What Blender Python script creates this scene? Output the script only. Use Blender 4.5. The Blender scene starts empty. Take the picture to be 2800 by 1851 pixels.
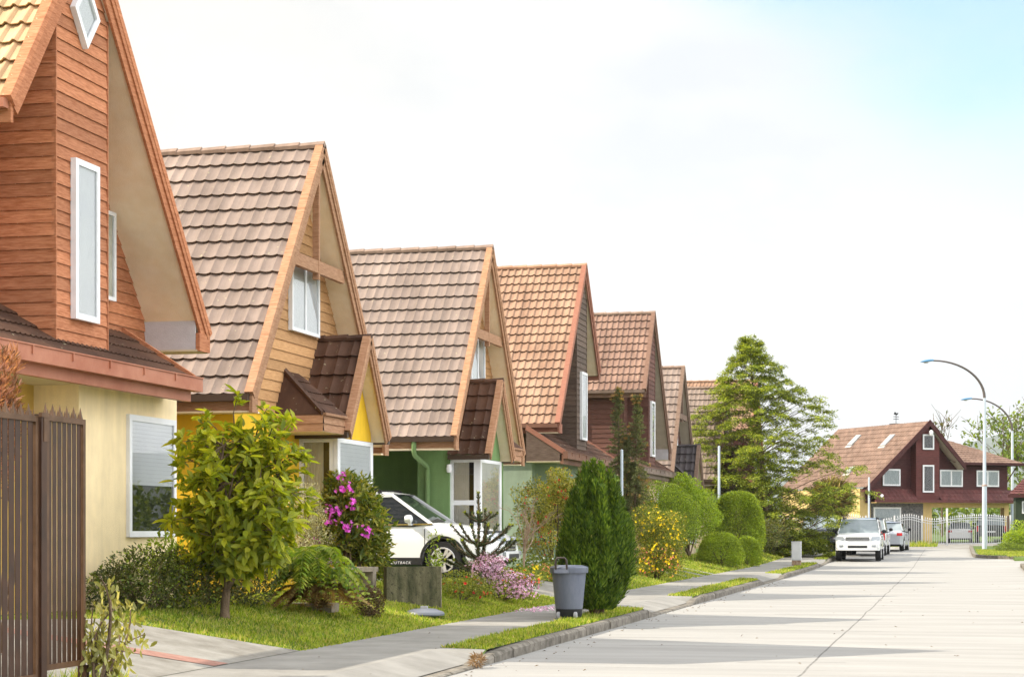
import bpy, math, random
import numpy as np
from mathutils import Vector, Matrix
C = bpy.context.scene
COL = C.collection
PI = math.pi
# ------------------------------------------------------------------ camera
FPX, EYE = 5200.0, 1.5
TH = math.atan(1212 / FPX)
cam = bpy.data.cameras.new('camera')
cam.sensor_fit = 'HORIZONTAL'; cam.sensor_width = 36.0
cam.lens = FPX / 2800 * 36
cam.shift_y = (1446 - 925.5) / 2800
cam.clip_start = .1; cam.clip_end = 20000
camo = bpy.data.objects.new('camera', cam); COL.objects.link(camo)
camo.location = (0, 0, EYE); camo.rotation_euler = (PI / 2, 0, TH)
C.camera = camo
# ------------------------------------------------------------------ world, sun, exposure
SUN = Vector((-10.2, -3.7, 9.1)).normalized()
w = bpy.data.worlds.new('World'); C.world = w; w.use_nodes = True
nt = w.node_tree; nt.nodes.clear()
def N(t, kind, **kw):
    n = t.nodes.new(kind)
    for k, v in kw.items():
        if k.startswith('i_'): n.inputs[k[2:].replace('_', ' ')].default_value = v
        else: setattr(n, k, v)
    return n
out = N(nt, 'ShaderNodeOutputWorld'); bg = N(nt, 'ShaderNodeBackground'); bg.inputs['Strength'].default_value = .1
sky = N(nt, 'ShaderNodeTexSky'); sky.sky_type = 'NISHITA'; sky.sun_disc = False
sky.sun_elevation = math.asin(SUN.z); sky.sun_rotation = math.atan2(SUN.x, SUN.y)
sky.air_density = 1.0; sky.dust_density = 1.5; sky.ozone_density = 1.2
tc = N(nt, 'ShaderNodeTexCoord')
mp = N(nt, 'ShaderNodeMapping'); mp.inputs['Scale'].default_value = (3, 3, 7)
nz = N(nt, 'ShaderNodeTexNoise'); nz.inputs['Scale'].default_value = 1.4; nz.inputs['Detail'].default_value = 7; nz.inputs['Roughness'].default_value = .55
nt.links.new(tc.outputs['Generated'], mp.inputs['Vector']); nt.links.new(mp.outputs['Vector'], nz.inputs['Vector'])
# the gap in the cloud deck, high to the right of the street
gap = Vector((.06, .93, .36)).normalized()
dt = N(nt, 'ShaderNodeVectorMath', operation='DOT_PRODUCT'); dt.inputs[1].default_value = gap
nm = N(nt, 'ShaderNodeVectorMath', operation='NORMALIZE')
nt.links.new(tc.outputs['Generated'], nm.inputs[0]); nt.links.new(nm.outputs['Vector'], dt.inputs[0])
wob = N(nt, 'ShaderNodeMath', operation='MULTIPLY_ADD'); wob.inputs[1].default_value = .05; wob.inputs[2].default_value = -.025
nt.links.new(nz.outputs['Fac'], wob.inputs[0])
ad = N(nt, 'ShaderNodeMath', operation='ADD'); nt.links.new(dt.outputs['Value'], ad.inputs[0]); nt.links.new(wob.outputs[0], ad.inputs[1])
mr = N(nt, 'ShaderNodeMapRange', interpolation_type='SMOOTHSTEP')
mr.inputs['From Min'].default_value = .972; mr.inputs['From Max'].default_value = .998
mr.inputs['To Min'].default_value = 1.0; mr.inputs['To Max'].default_value = .2
nt.links.new(ad.outputs[0], mr.inputs['Value'])
cr = N(nt, 'ShaderNodeValToRGB')
cr.color_ramp.elements[0].position = .4; cr.color_ramp.elements[0].color = (4.4, 4.6, 4.85, 1)
cr.color_ramp.elements[1].position = .6; cr.color_ramp.elements[1].color = (5.35, 5.35, 5.3, 1)
nt.links.new(nz.outputs['Fac'], cr.inputs['Fac'])
mx = N(nt, 'ShaderNodeMix', data_type='RGBA')
nt.links.new(mr.outputs['Result'], mx.inputs['Factor'])
sg_ = N(nt, 'ShaderNodeVectorMath', operation='MULTIPLY'); sg_.inputs[1].default_value = (.95, 1.42, 1.5)
nt.links.new(sky.outputs['Color'], sg_.inputs[0]); nt.links.new(sg_.outputs['Vector'], mx.inputs[6]); nt.links.new(cr.outputs['Color'], mx.inputs[7])
# an overcast dome is about three times brighter overhead than at the horizon
sx = N(nt, 'ShaderNodeSeparateXYZ'); nt.links.new(nm.outputs['Vector'], sx.inputs[0])
zc = N(nt, 'ShaderNodeMath', operation='MAXIMUM'); zc.inputs[1].default_value = 0; nt.links.new(sx.outputs['Z'], zc.inputs[0])
ov = N(nt, 'ShaderNodeMapRange', interpolation_type='SMOOTHSTEP'); ov.inputs['From Min'].default_value = .22; ov.inputs['From Max'].default_value = .8; ov.inputs['To Min'].default_value = 1.0; ov.inputs['To Max'].default_value = 1.6; nt.links.new(zc.outputs[0], ov.inputs['Value'])
sc_ = N(nt, 'ShaderNodeVectorMath', operation='SCALE'); wl_ = N(nt, 'ShaderNodeMapRange', interpolation_type='SMOOTHSTEP'); wl_.inputs['From Min'].default_value = -.12; wl_.inputs['From Max'].default_value = -.5; nt.links.new(sx.outputs['X'], wl_.inputs['Value'])
wm_ = N(nt, 'ShaderNodeMix', data_type='RGBA', blend_type='MULTIPLY'); wm_.inputs[7].default_value = (1.08, 1.0, .89, 1); nt.links.new(wl_.outputs[0], wm_.inputs['Factor']); nt.links.new(cr.outputs['Color'], wm_.inputs[6])
nt.links.new(wm_.outputs[2], sc_.inputs[0]); # extra brightness added to the unseen right-hand sky, filling house fronts and soffits
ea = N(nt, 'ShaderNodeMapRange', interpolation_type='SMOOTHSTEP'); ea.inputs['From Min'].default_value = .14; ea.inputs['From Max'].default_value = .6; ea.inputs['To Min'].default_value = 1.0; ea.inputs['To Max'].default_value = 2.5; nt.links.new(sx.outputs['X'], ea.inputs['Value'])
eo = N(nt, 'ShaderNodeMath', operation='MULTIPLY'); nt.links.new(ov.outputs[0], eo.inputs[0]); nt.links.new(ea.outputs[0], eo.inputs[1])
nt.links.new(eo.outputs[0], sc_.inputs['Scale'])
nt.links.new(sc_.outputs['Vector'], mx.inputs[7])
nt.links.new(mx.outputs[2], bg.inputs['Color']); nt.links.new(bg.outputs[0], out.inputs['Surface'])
sl = bpy.data.lights.new('sun', 'SUN'); sl.energy = 4.0; sl.angle = math.radians(.53); sl.color = (1, .91, .76)
so = bpy.data.objects.new('sun', sl); COL.objects.link(so); so.rotation_euler = SUN.to_track_quat('Z', 'Y').to_euler()
vs = C.view_settings; C.display_settings.display_device = 'sRGB'
vs.view_transform = 'Standard'; vs.look = 'None'; vs.gamma = 1; vs.exposure = .92; vs.use_curve_mapping = False
C.cycles.max_bounces = 8; C.cycles.transparent_max_bounces = 16
# ------------------------------------------------------------------ terrain and unprojection helpers
KERB_L, KERB_R = -5.04, 2.4
def rise(Y):
    if Y < 65: return 0.
    if Y < 75: return .013 * (Y - 65) ** 2 / 20
    return .065 + .013 * (min(Y, 140) - 75)
def terr(X, Y):
    r = rise(Y)
    if X > KERB_L: return r
    if X > -7.1: return r + .14
    if X > -9: return r + .14 + (-7.1 - X) / 1.9 * .38
    return r + .52
ct, st = math.cos(TH), math.sin(TH)
def ray(px, py):
    a = (px - 1400) / FPX
    return (a * ct - st, a * st + ct, (1446 - py) / FPX)
def gp(px, py):                      # the ground point seen at a pixel of the photograph
    d = ray(px, py); t = 5.
    while t < 400:
        if EYE + t * d[2] <= terr(t * d[0], t * d[1]): break
        t += .01
    return (t * d[0], t * d[1], EYE + t * d[2])
def xat(px, Y): d = ray(px, 1446); return d[0] / d[1] * Y
# ------------------------------------------------------------------ materials
MATS = {}
def lin(c): return tuple(c) + (1,)
def pm(name, col, col2=None, rough=.8, scale=6, stretch=(1, 1, 1), lo=.35, hi=.65, bump=0., bscale=60, bstretch=(1, 1, 1), spec=.3, metal=0., coat=0., detail=6, island=0., streak=None, lichen=None):
    if name in MATS: return MATS[name]
    m = bpy.data.materials.new(name); m.use_nodes = True; t = m.node_tree
    b = t.nodes['Principled BSDF']
    b.inputs['Roughness'].default_value = rough; b.inputs['Specular IOR Level'].default_value = spec
    b.inputs['Metallic'].default_value = metal; b.inputs['Coat Weight'].default_value = coat
    tc = N(t, 'ShaderNodeTexCoord'); mp = N(t, 'ShaderNodeMapping'); mp.inputs['Scale'].default_value = stretch
    t.links.new(tc.outputs['Object'], mp.inputs['Vector'])
    nz = N(t, 'ShaderNodeTexNoise'); nz.inputs['Scale'].default_value = scale; nz.inputs['Detail'].default_value = detail
    nz.inputs['Roughness'].default_value = .62
    t.links.new(mp.outputs['Vector'], nz.inputs['Vector'])
    col2 = col2 or tuple(min(1, c * 1.25) for c in col)
    cr = N(t, 'ShaderNodeValToRGB'); e = cr.color_ramp.elements
    e[0].position, e[1].position = lo, hi; e[0].color, e[1].color = lin(col), lin(col2)
    t.links.new(nz.outputs['Fac'], cr.inputs['Fac'])
    c_out = cr.outputs['Color']
    def scaled(c_in, fac):
        vm = N(t, 'ShaderNodeVectorMath', operation='SCALE'); t.links.new(c_in, vm.inputs[0]); t.links.new(fac, vm.inputs['Scale']); return vm.outputs['Vector']
    if streak:      # weathering streaks: (mapping scale, low factor, high factor)
        m3 = N(t, 'ShaderNodeMapping'); m3.inputs['Scale'].default_value = streak[0]; t.links.new(tc.outputs['Object'], m3.inputs['Vector'])
        n3 = N(t, 'ShaderNodeTexNoise'); n3.inputs['Scale'].default_value = 1.0; n3.inputs['Detail'].default_value = 8; n3.inputs['Roughness'].default_value = .65; t.links.new(m3.outputs['Vector'], n3.inputs['Vector'])
        r3 = N(t, 'ShaderNodeMapRange'); r3.inputs['From Min'].default_value = .34; r3.inputs['From Max'].default_value = .64; r3.inputs['To Min'].default_value = streak[1]; r3.inputs['To Max'].default_value = streak[2]
        t.links.new(n3.outputs['Fac'], r3.inputs['Value']); c_out = scaled(c_out, r3.outputs['Result'])
    if lichen:      # scattered lichen or bird-lime spots
        n4 = N(t, 'ShaderNodeTexNoise'); n4.inputs['Scale'].default_value = lichen[1]; n4.inputs['Detail'].default_value = 4; t.links.new(tc.outputs['Object'], n4.inputs['Vector'])
        r4 = N(t, 'ShaderNodeMapRange'); r4.inputs['From Min'].default_value = lichen[2]; r4.inputs['From Max'].default_value = lichen[2] + .05; r4.inputs['To Max'].default_value = .7; t.links.new(n4.outputs['Fac'], r4.inputs['Value'])
        m4 = N(t, 'ShaderNodeMix', data_type='RGBA'); m4.inputs[7].default_value = lin(lichen[0]); t.links.new(r4.outputs['Result'], m4.inputs['Factor']); t.links.new(c_out, m4.inputs[6]); c_out = m4.outputs[2]
    if island:
        g = N(t, 'ShaderNodeNewGeometry'); mrr = N(t, 'ShaderNodeMapRange')
        mrr.inputs['To Min'].default_value = 1 - island; mrr.inputs['To Max'].default_value = 1 + island
        t.links.new(g.outputs['Random Per Island'], mrr.inputs['Value'])
        vm = N(t, 'ShaderNodeVectorMath', operation='SCALE')
        t.links.new(c_out, vm.inputs[0]); t.links.new(mrr.outputs['Result'], vm.inputs['Scale']); c_out = vm.outputs['Vector']
    t.links.new(c_out, b.inputs['Base Color'])
    if bump:
        mp2 = N(t, 'ShaderNodeMapping'); mp2.inputs['Scale'].default_value = bstretch
        t.links.new(tc.outputs['Object'], mp2.inputs['Vector'])
        n2 = N(t, 'ShaderNodeTexNoise'); n2.inputs['Scale'].default_value = bscale; n2.inputs['Detail'].default_value = 5
        t.links.new(mp2.outputs['Vector'], n2.inputs['Vector'])
        bp = N(t, 'ShaderNodeBump'); bp.inputs['Strength'].default_value = bump; bp.inputs['Distance'].default_value = .02
        t.links.new(n2.outputs['Fac'], bp.inputs['Height']); t.links.new(bp.outputs['Normal'], b.inputs['Normal'])
    MATS[name] = m; return m
def leafm(name, cols, trans=.35, rough=.5, tcol=(1.9, 1.75, .7)):
    if name in MATS: return MATS[name]
    m = bpy.data.materials.new(name); m.use_nodes = True; t = m.node_tree; b = t.nodes['Principled BSDF']
    b.inputs['Roughness'].default_value = rough; b.inputs['Specular IOR Level'].default_value = .35
    g = N(t, 'ShaderNodeNewGeometry'); cr = N(t, 'ShaderNodeValToRGB'); e = cr.color_ramp.elements
    e[0].color = lin(cols[0]); e[0].position = 0; e[1].color = lin(cols[-1]); e[1].position = 1
    for i, c in enumerate(cols[1:-1]):
        q = e.new((i + 1) / (len(cols) - 1)); q.color = lin(c)
    t.links.new(g.outputs['Random Per Island'], cr.inputs['Fac'])
    tc = N(t, 'ShaderNodeTexCoord'); nz = N(t, 'ShaderNodeTexNoise'); nz.inputs['Scale'].default_value = 2.2; nz.inputs['Detail'].default_value = 3
    t.links.new(tc.outputs['Object'], nz.inputs['Vector'])
    mrr = N(t, 'ShaderNodeMapRange'); mrr.inputs['From Min'].default_value = .3; mrr.inputs['From Max'].default_value = .7
    mrr.inputs['To Min'].default_value = 1.05; mrr.inputs['To Max'].default_value = 1.85
    t.links.new(nz.outputs['Fac'], mrr.inputs['Value'])
    vm = N(t, 'ShaderNodeVectorMath', operation='SCALE'); t.links.new(cr.outputs['Color'], vm.inputs[0]); t.links.new(mrr.outputs['Result'], vm.inputs['Scale'])
    t.links.new(vm.outputs['Vector'], b.inputs['Base Color'])
    tr = N(t, 'ShaderNodeBsdfTranslucent')
    v2 = N(t, 'ShaderNodeVectorMath', operation='MULTIPLY'); v2.inputs[1].default_value = tcol
    t.links.new(vm.outputs['Vector'], v2.inputs[0]); t.links.new(v2.outputs['Vector'], tr.inputs['Color'])
    ms = N(t, 'ShaderNodeMixShader'); ms.inputs['Fac'].default_value = trans
    t.links.new(b.outputs[0], ms.inputs[1]); t.links.new(tr.outputs[0], ms.inputs[2])
    t.links.new(ms.outputs[0], t.nodes['Material Output'].inputs['Surface'])
    MATS[name] = m; return m
def glassm(name, tint=(.95, .97, .97), ior=1.55, boost=1.6):
    if name in MATS: return MATS[name]
    m = bpy.data.materials.new(name); m.use_nodes = True; t = m.node_tree
    t.nodes.remove(t.nodes['Principled BSDF'])
    tr = N(t, 'ShaderNodeBsdfTransparent'); tr.inputs['Color'].default_value = lin(tint)
    gl = N(t, 'ShaderNodeBsdfGlossy'); gl.inputs['Roughness'].default_value = .01
    fr = N(t, 'ShaderNodeFresnel'); fr.inputs['IOR'].default_value = ior
    mu = N(t, 'ShaderNodeMath', operation='MULTIPLY'); mu.inputs[1].default_value = boost; mu.use_clamp = True
    t.links.new(fr.outputs[0], mu.inputs[0])
    ms = N(t, 'ShaderNodeMixShader'); t.links.new(mu.outputs[0], ms.inputs['Fac'])
    t.links.new(tr.outputs[0], ms.inputs[1]); t.links.new(gl.outputs[0], ms.inputs[2])
    t.links.new(ms.outputs[0], t.nodes['Material Output'].inputs['Surface'])
    MATS[name] = m; return m
GLASS = glassm('window_glass')
def flat(name, col, rough=.6, spec=.3, metal=0., coat=0.):
    return pm(name, tuple(c * .93 for c in col), tuple(min(1, c * 1.06) for c in col), rough=rough, spec=spec, metal=metal, coat=coat, scale=3)
PVC = flat('white_window_frame', (.78, .78, .8), .35, .4)
CURT = pm('curtain_cloth', (.68, .64, .55), (.8, .76, .68), scale=3)
BLIND = pm('pale_blind', (.82, .82, .86), (.88, .88, .9), scale=2)
DARKROOM = flat('dark_room', (.02, .018, .016), .9)
# ------------------------------------------------------------------ mesh builder
ORG = {}
def origin_of(p):
    while p is not None:
        if p.name in ORG: return ORG[p.name]
        p = p.parent
    return Vector((0, 0, 0))
class MB:
    def __init__(s): s.v = []; s.f = []; s.m = []
    def poly(s, pts, m=0):
        k = len(s.v); s.v += [tuple(p) for p in pts]; s.f.append(tuple(range(k, k + len(pts)))); s.m.append(m); return s
    def box(s, x0, x1, y0, y1, z0, z1, m=0):
        k = len(s.v)
        s.v += [(x0, y0, z0), (x1, y0, z0), (x1, y1, z0), (x0, y1, z0), (x0, y0, z1), (x1, y0, z1), (x1, y1, z1), (x0, y1, z1)]
        for q in ((0, 3, 2, 1), (4, 5, 6, 7), (0, 1, 5, 4), (1, 2, 6, 5), (2, 3, 7, 6), (3, 0, 4, 7)):
            s.f.append(tuple(k + i for i in q)); s.m.append(m)
        return s
    def bar(s, a, b, wv, tv, m=0):      # beam from a to b, half-width vectors wv, tv
        a, b, wv, tv = Vector(a), Vector(b), Vector(wv), Vector(tv); k = len(s.v)
        for p in (a, b): s.v += [tuple(p - wv - tv), tuple(p + wv - tv), tuple(p + wv + tv), tuple(p - wv + tv)]
        for q in ((0, 3, 2, 1), (4, 5, 6, 7), (0, 1, 5, 4), (1, 2, 6, 5), (2, 3, 7, 6), (3, 0, 4, 7)):
            s.f.append(tuple(k + i for i in q)); s.m.append(m)
        return s
    def extrude(s, pts, vec, m=0):      # closed prism from a planar polygon
        n = len(pts); k = len(s.v); vec = Vector(vec)
        s.v += [tuple(p) for p in pts] + [tuple(Vector(p) + vec) for p in pts]
        s.f.append(tuple(k + i for i in reversed(range(n)))); s.f.append(tuple(k + n + i for i in range(n))); s.m += [m, m]
        for i in range(n):
            j = (i + 1) % n; s.f.append((k + i, k + j, k + n + j, k + n + i)); s.m.append(m)
        return s
    def tube(s, path, rad, n=8, m=0, cap=True):
        path = [Vector(p) for p in path]; k0 = len(s.v)
        if not hasattr(rad, '__len__'): rad = [rad] * len(path)
        u = None
        for i, p in enumerate(path):
            t = (path[min(i + 1, len(path) - 1)] - path[max(i - 1, 0)])
            t = t.normalized() if t.length > 1e-9 else Vector((0, 0, 1))
            if u is None: u = t.orthogonal().normalized()
            else:
                u = u - t * u.dot(t); u = u.normalized() if u.length > 1e-6 else t.orthogonal().normalized()
            v = t.cross(u)
            for j in range(n):
                a = 2 * PI * j / n; s.v.append(tuple(p + (u * math.cos(a) + v * math.sin(a)) * rad[i]))
        for i in range(len(path) - 1):
            for j in range(n):
                a = k0 + i * n + j; b = k0 + i * n + (j + 1) % n; s.f.append((a, b, b + n, a + n)); s.m.append(m)
        if cap:
            s.f.append(tuple(k0 + j for j in reversed(range(n)))); s.m.append(m)
            e = k0 + (len(path) - 1) * n; s.f.append(tuple(e + j for j in range(n))); s.m.append(m)
        return s
    def lathe(s, c, prof, n=20, axis=(0, 0, 1), m=0, sx=1, sy=1):
        ax = Vector(axis).normalized(); u = Vector((1, 0, 0)) if abs(ax.x) < .5 else Vector((0, 1, 0)); u = (u - ax * u.dot(ax)).normalized(); v = ax.cross(u)
        k = len(s.v); c = Vector(c)
        for r, h in prof:
            for j in range(n):
                a = 2 * PI * j / n; s.v.append(tuple(c + ax * h + u * math.cos(a) * r * sx + v * math.sin(a) * r * sy))
        for i in range(len(prof) - 1):
            for j in range(n):
                a = k + i * n + j; b = k + i * n + (j + 1) % n; s.f.append((a, b, b + n, a + n)); s.m.append(m)
        s.f.append(tuple(k + j for j in reversed(range(n)))); s.m.append(m)
        e = k + (len(prof) - 1) * n; s.f.append(tuple(e + j for j in range(n))); s.m.append(m)
        return s
    def grid(s, V, F, m=0):
        k = len(s.v); s.v += [tuple(p) for p in V]; s.f += [tuple(k + i for i in q) for q in F]; s.m += [m] * len(F); return s
    def xf(s, fn): s.v = [tuple(fn(Vector(p))) for p in s.v]; return s
    def build(s, name, mats, parent=None, smooth=None, org=None):
        o3 = Vector(org) if org is not None else origin_of(parent)
        me = bpy.data.meshes.new(name)
        me.from_pydata([(x - o3.x, y - o3.y, z - o3.z) for x, y, z in s.v], [], s.f)
        mats = mats if isinstance(mats, (list, tuple)) else [mats]
        for q in mats: me.materials.append(q)
        if len(mats) > 1: me.polygons.foreach_set('material_index', s.m)
        if smooth is not None:
            me.polygons.foreach_set('use_smooth', [True] * len(me.polygons)); me.set_sharp_from_angle(angle=math.radians(smooth))
        me.update()
        o = bpy.data.objects.new(name, me); COL.objects.link(o)
        if parent is not None: o.parent = parent
        elif org is not None: o.location = o3; ORG[o.name] = o3
        return o
def npmesh(name, V, F, mat, parent=None, org=None):
    o3 = Vector(org) if org is not None else origin_of(parent)
    V = np.asarray(V, np.float32) - np.array(o3, np.float32); F = np.asarray(F, np.int32)
    me = bpy.data.meshes.new(name); k = F.shape[1]
    me.vertices.add(len(V)); me.vertices.foreach_set('co', V.ravel())
    me.loops.add(F.size); me.loops.foreach_set('vertex_index', F.ravel())
    me.polygons.add(len(F)); me.polygons.foreach_set('loop_start', np.arange(0, F.size, k, dtype=np.int32))
    me.update(calc_edges=True); me.validate()
    me.materials.append(mat)
    o = bpy.data.objects.new(name, me); COL.objects.link(o)
    if parent is not None: o.parent = parent
    elif org is not None: o.location = o3; ORG[o.name] = o3
    return o
def tag(o, label=None, cat=None, group=None, kind=None):
    if label: o['label'] = label
    if cat: o['category'] = cat
    if group: o['group'] = group
    if kind: o['kind'] = kind
    return o
def thing(name, label, cat, loc, group=None):
    o = bpy.data.objects.new(name, None); COL.objects.link(o); o.empty_display_size = .3
    o.location = loc; ORG[o.name] = Vector(loc); return tag(o, label, cat, group)
def copy_tree(o, parent=None):
    c = o.copy(); COL.objects.link(c)
    if parent is not None: c.parent = parent
    for ch in list(o.children): copy_tree(ch, c)
    return c
# ------------------------------------------------------------------ setting: ground, road, kerbs, pavement
def strip(name, xs, ys, mat, dz=0., zf=terr, skip=None, kind='structure'):
    V = [(x, y, zf(x, y) + dz) for y in ys for x in xs]; n = len(xs); F = []
    for j in range(len(ys) - 1):
        for i in range(n - 1):
            if skip and skip((xs[i] + xs[i + 1]) / 2, (ys[j] + ys[j + 1]) / 2): continue
            F.append((j * n + i, j * n + i + 1, (j + 1) * n + i + 1, (j + 1) * n + i))
    b = MB(); b.grid(V, F); o = b.build(name, mat, smooth=40); tag(o, kind=kind); return o
def ys_(a, b, s): return [a + (b - a) * i / max(1, round((b - a) / s)) for i in range(max(1, round((b - a) / s)) + 1)]
M_SOIL = pm('grassy_soil', (.05, .085, .014), (.11, .16, .03), scale=1.3, bump=.6, bscale=30, rough=.95)
M_CONC = pm('road_concrete', (.25, .242, .228), (.335, .325, .308), scale=.8, stretch=(.25, 1.6, 1), bump=.12, bscale=45, rough=.92, detail=9, lo=.3, hi=.7, streak=((.22, 2.2, 1), .94, 1.05), lichen=((.12, .115, .11), 1.7, .735))
M_JOINT = pm('road_joint', (.1, .095, .09), (.22, .21, .2), scale=5, rough=.95)
M_PAVE = pm('pavement_concrete', (.2, .19, .172), (.28, .268, .245), scale=1.6, bump=.25, bscale=60, rough=.93, detail=9)
M_DRIVE = pm('driveway_concrete', (.18, .165, .14), (.29, .275, .245), scale=2.4, bump=.4, bscale=45, rough=.95, detail=10)
M_KERB = pm('kerb_stone', (.1, .088, .07), (.235, .21, .175), scale=7, bump=.6, bscale=25, rough=.95, island=.12)
def side_road(X, Y): return X > KERB_R and 75 < Y < 82.5
def zground(X, Y):
    r = rise(Y) if -40 < X < 60 else rise(Y)
    if X > KERB_L - .06:
        if X < KERB_R + .04: return r - .03
        if side_road(X, Y): return r - .03
        return r + .12
    if X > -5.72: return r - .03
    return terr(X, Y)
gx = [-4000, -900, -200, -60, -25, -15, -12, -10.5, -9.6, -9, -8.6, -8.2, -7.8, -7.4, -7.1, -6.4, -5.75, -5.69, -5.12, -5.09, -3, 0, 1.5, 2.42, 2.46, 4, 8, 16, 40, 150, 900, 4000]
gy = [-300, -20, 0, 8] + ys_(12, 74, 2) + [74.9, 75.1, 77, 79, 81, 82.4, 82.6] + ys_(84, 140, 4) + [170, 260, 500, 1200, 4000, 9000]
strip('ground', gx, gy, M_SOIL, zf=zground)
# concrete road: slabs with a jittered lengthwise joint and straight cross joints
def build_road():
    b = MB(); rng = random.Random(3)
    ys = sorted(set(ys_(-20, 112, 1.0)))
    xj = {y: -1.56 + rng.uniform(-.018, .018) for y in ys}
    for y0, y1 in zip(ys[:-1], ys[1:]):
        def row(xa0, xa1, xb0, xb1, m):
            b.poly([(xa0, y0, rise(y0)), (xb0, y0, rise(y0)), (xb1, y1, rise(y1)), (xa1, y1, rise(y1))], m)
        h = .013
        row(KERB_L - .03, KERB_L - .03, xj[y0] - h, xj[y1] - h, 0); row(xj[y0] - h, xj[y1] - h, xj[y0] + h, xj[y1] + h, 1)
        xr = KERB_R + .03
        row(xj[y0] + h, xj[y1] + h, xr, xr, 0)
        if 75 <= y0 and y1 <= 83: row(xr, xr, 40, 40, 0)
    for i, y in enumerate(range(-12, 110, 4)):
        y += .37; z = rise(y) + .004
        for xa, xb in ((KERB_L, -1.58), (-1.54, KERB_R)):
            n = 8; pts = [xa + (xb - xa) * k / n for k in range(n + 1)]; jy = [rng.uniform(-.01, .01) for _ in pts]
            for k in range(n): b.poly([(pts[k], y + jy[k] - .006, z), (pts[k + 1], y + jy[k + 1] - .006, z), (pts[k + 1], y + jy[k + 1] + .006, z), (pts[k], y + jy[k] + .006, z)], 1)
    # a few wandering cracks
    for (x, y, L) in ((-4.2, 24.2, 1.4), (-3.1, 33.6, 1.8), (-2.4, 21.5, 1.2), (-3.6, 41, 1.6), (.4, 30, 1.5)):
        p = [(x + L * k / 10, y + rng.uniform(-.03, .03) + .02 * k) for k in range(11)]
        for k in range(10):
            (xa, ya), (xb, yb) = p[k], p[k + 1]; b.poly([(xa, ya - .008, .004), (xb, yb - .008, .004), (xb, yb + .008, .004), (xa, ya + .008, .004)], 1)
    return tag(b.build('road', [M_CONC, M_JOINT]), kind='structure')
build_road()
# verge / apron layout along the left kerb: (y0, y1) of grass verges, the gaps are driveway aprons
VERGES = [(20.9, 32.0), (38.3, 51.6), (58.6, 74.0), (79, 104)]
for a_, c_ in VERGES:
    yy_ = [a_ - .5] + ys_(a_, c_, 1.5) + [c_ + .5]
    strip('verge', [-5.7, -5.16], yy_, M_SOIL, 0, lambda X, Y, a=a_, c=c_: rise(Y) + (.138 if a <= Y <= c else .02))
def kerb_h(Y):
    for a, b2 in VERGES:
        if a <= Y <= b2: return .13
        d = min(abs(Y - a), abs(Y - b2))
        if d < .45 and not a < Y < b2: return .13 - .1 * d / .45
    return .03
def kerb(name, x0, x1, ya, yb, hf, seglen=.92, rng=random.Random(5)):
    b = MB(); y = ya
    while y < yb - .05:
        y2 = min(y + seglen, yb); g = .008; jx = rng.uniform(-.008, .008); jz = rng.uniform(-.006, .004)
        a0, a1 = y + g, y2 - g; h0, h1 = hf(a0) + jz, hf(a1) + jz; z0, z1 = rise(a0), rise(a1); k = len(b.v); c = .03
        s = 1 if x1 > x0 else -1
        for yy, zz, hh in ((a0, z0, h0), (a1, z1, h1)):
            for px, pz in ((x0, -.1), (x1 + jx, -.1), (x1 + jx, max(.012, hh - c)), (x1 + jx - s * c, hh), (x0, hh + .004)):
                b.v.append((px, yy, zz + pz))
        for i in range(5):
            j = (i + 1) % 5; b.f.append((k + i, k + j, k + 5 + j, k + 5 + i)); b.m.append(0)
        b.f.append(tuple(k + i for i in range(5))); b.f.append(tuple(k + 9 - i for i in range(5))); b.m += [0, 0]
        y = y2
    o = b.build(name, M_KERB); tag(o, kind='structure'); return o
kerb('kerb', KERB_L - .16, KERB_L, -5, 106, kerb_h)
kerb('kerb', KERB_R + .16, KERB_R, -5, 75, lambda y: .13)
# pavement with joints, and sloping aprons between the verges
def build_pave():
    b = MB(); ys = ys_(-5, 106, 1.5)
    for y0, y1 in zip(ys[:-1], ys[1:]):
        for (a, c, m) in ((y0, y1 - .012, 0), (y1 - .012, y1, 1)):
            b.poly([(-7.1, a, terr(-7, a) + .008), (-5.68, a, terr(-6, a) + .008), (-5.68, c, terr(-6, c) + .008), (-7.1, c, terr(-7, c) + .008)], m)
    tag(b.build('pavement', [M_PAVE, M_JOINT]), kind='structure')
    b = MB(); edges = [-5] + [e for v in VERGES for e in v] + [106]
    for y0, y1 in zip(edges[0::2], edges[1::2]):
        if y1 - y0 < .5: continue
        yy = [y0, y0 + .22, y0 + .45] + ys_(y0 + .5, y1 - .5, 1.2) + [y1 - .45, y1 - .22, y1]
        for a, c in zip(yy[:-1], yy[1:]):
            for (xa, xb) in ((-5.68, KERB_L - .14),):
                za, zb = terr(-6, a) + .012, rise(a) + kerb_h(a) + .01; zc, zd = rise(c) + kerb_h(c) + .01, terr(-6, c) + .012
                b.poly([(xa, a, za), (xb, a, zb), (xb, c, zc), (xa, c, zd)])
    # small slope pieces: lower the ground look by covering it
    tag(b.build('driveway_apron', M_PAVE), kind='structure')
build_pave()
def driveway(xs, y0, y1, mat=M_DRIVE, dz=.012, name='driveway', slant=0.):
    xs = list(xs); V = []; F = []
    for i, x in enumerate(xs):
        k = (x - xs[0]) / (xs[-1] - xs[0]) * slant
        V += [(x, y0 + k, terr(x, y0) + dz), (x, y1 + k, terr(x, y1) + dz)]
    for i in range(len(xs) - 1): F.append((2 * i, 2 * i + 2, 2 * i + 3, 2 * i + 1))
    b = MB(); b.grid(V, F); return tag(b.build(name, mat), kind='structure')
DX = [-7.1, -7.5, -8, -8.5, -9, -9.6, -11, -14]
driveway(DX, 11, 20.05, slant=-3.6)
M_BRICKRED = pm('red_brick_paving', (.26, .13, .1), (.34, .19, .15), scale=9, bump=.4, bscale=30, rough=.9)
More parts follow.
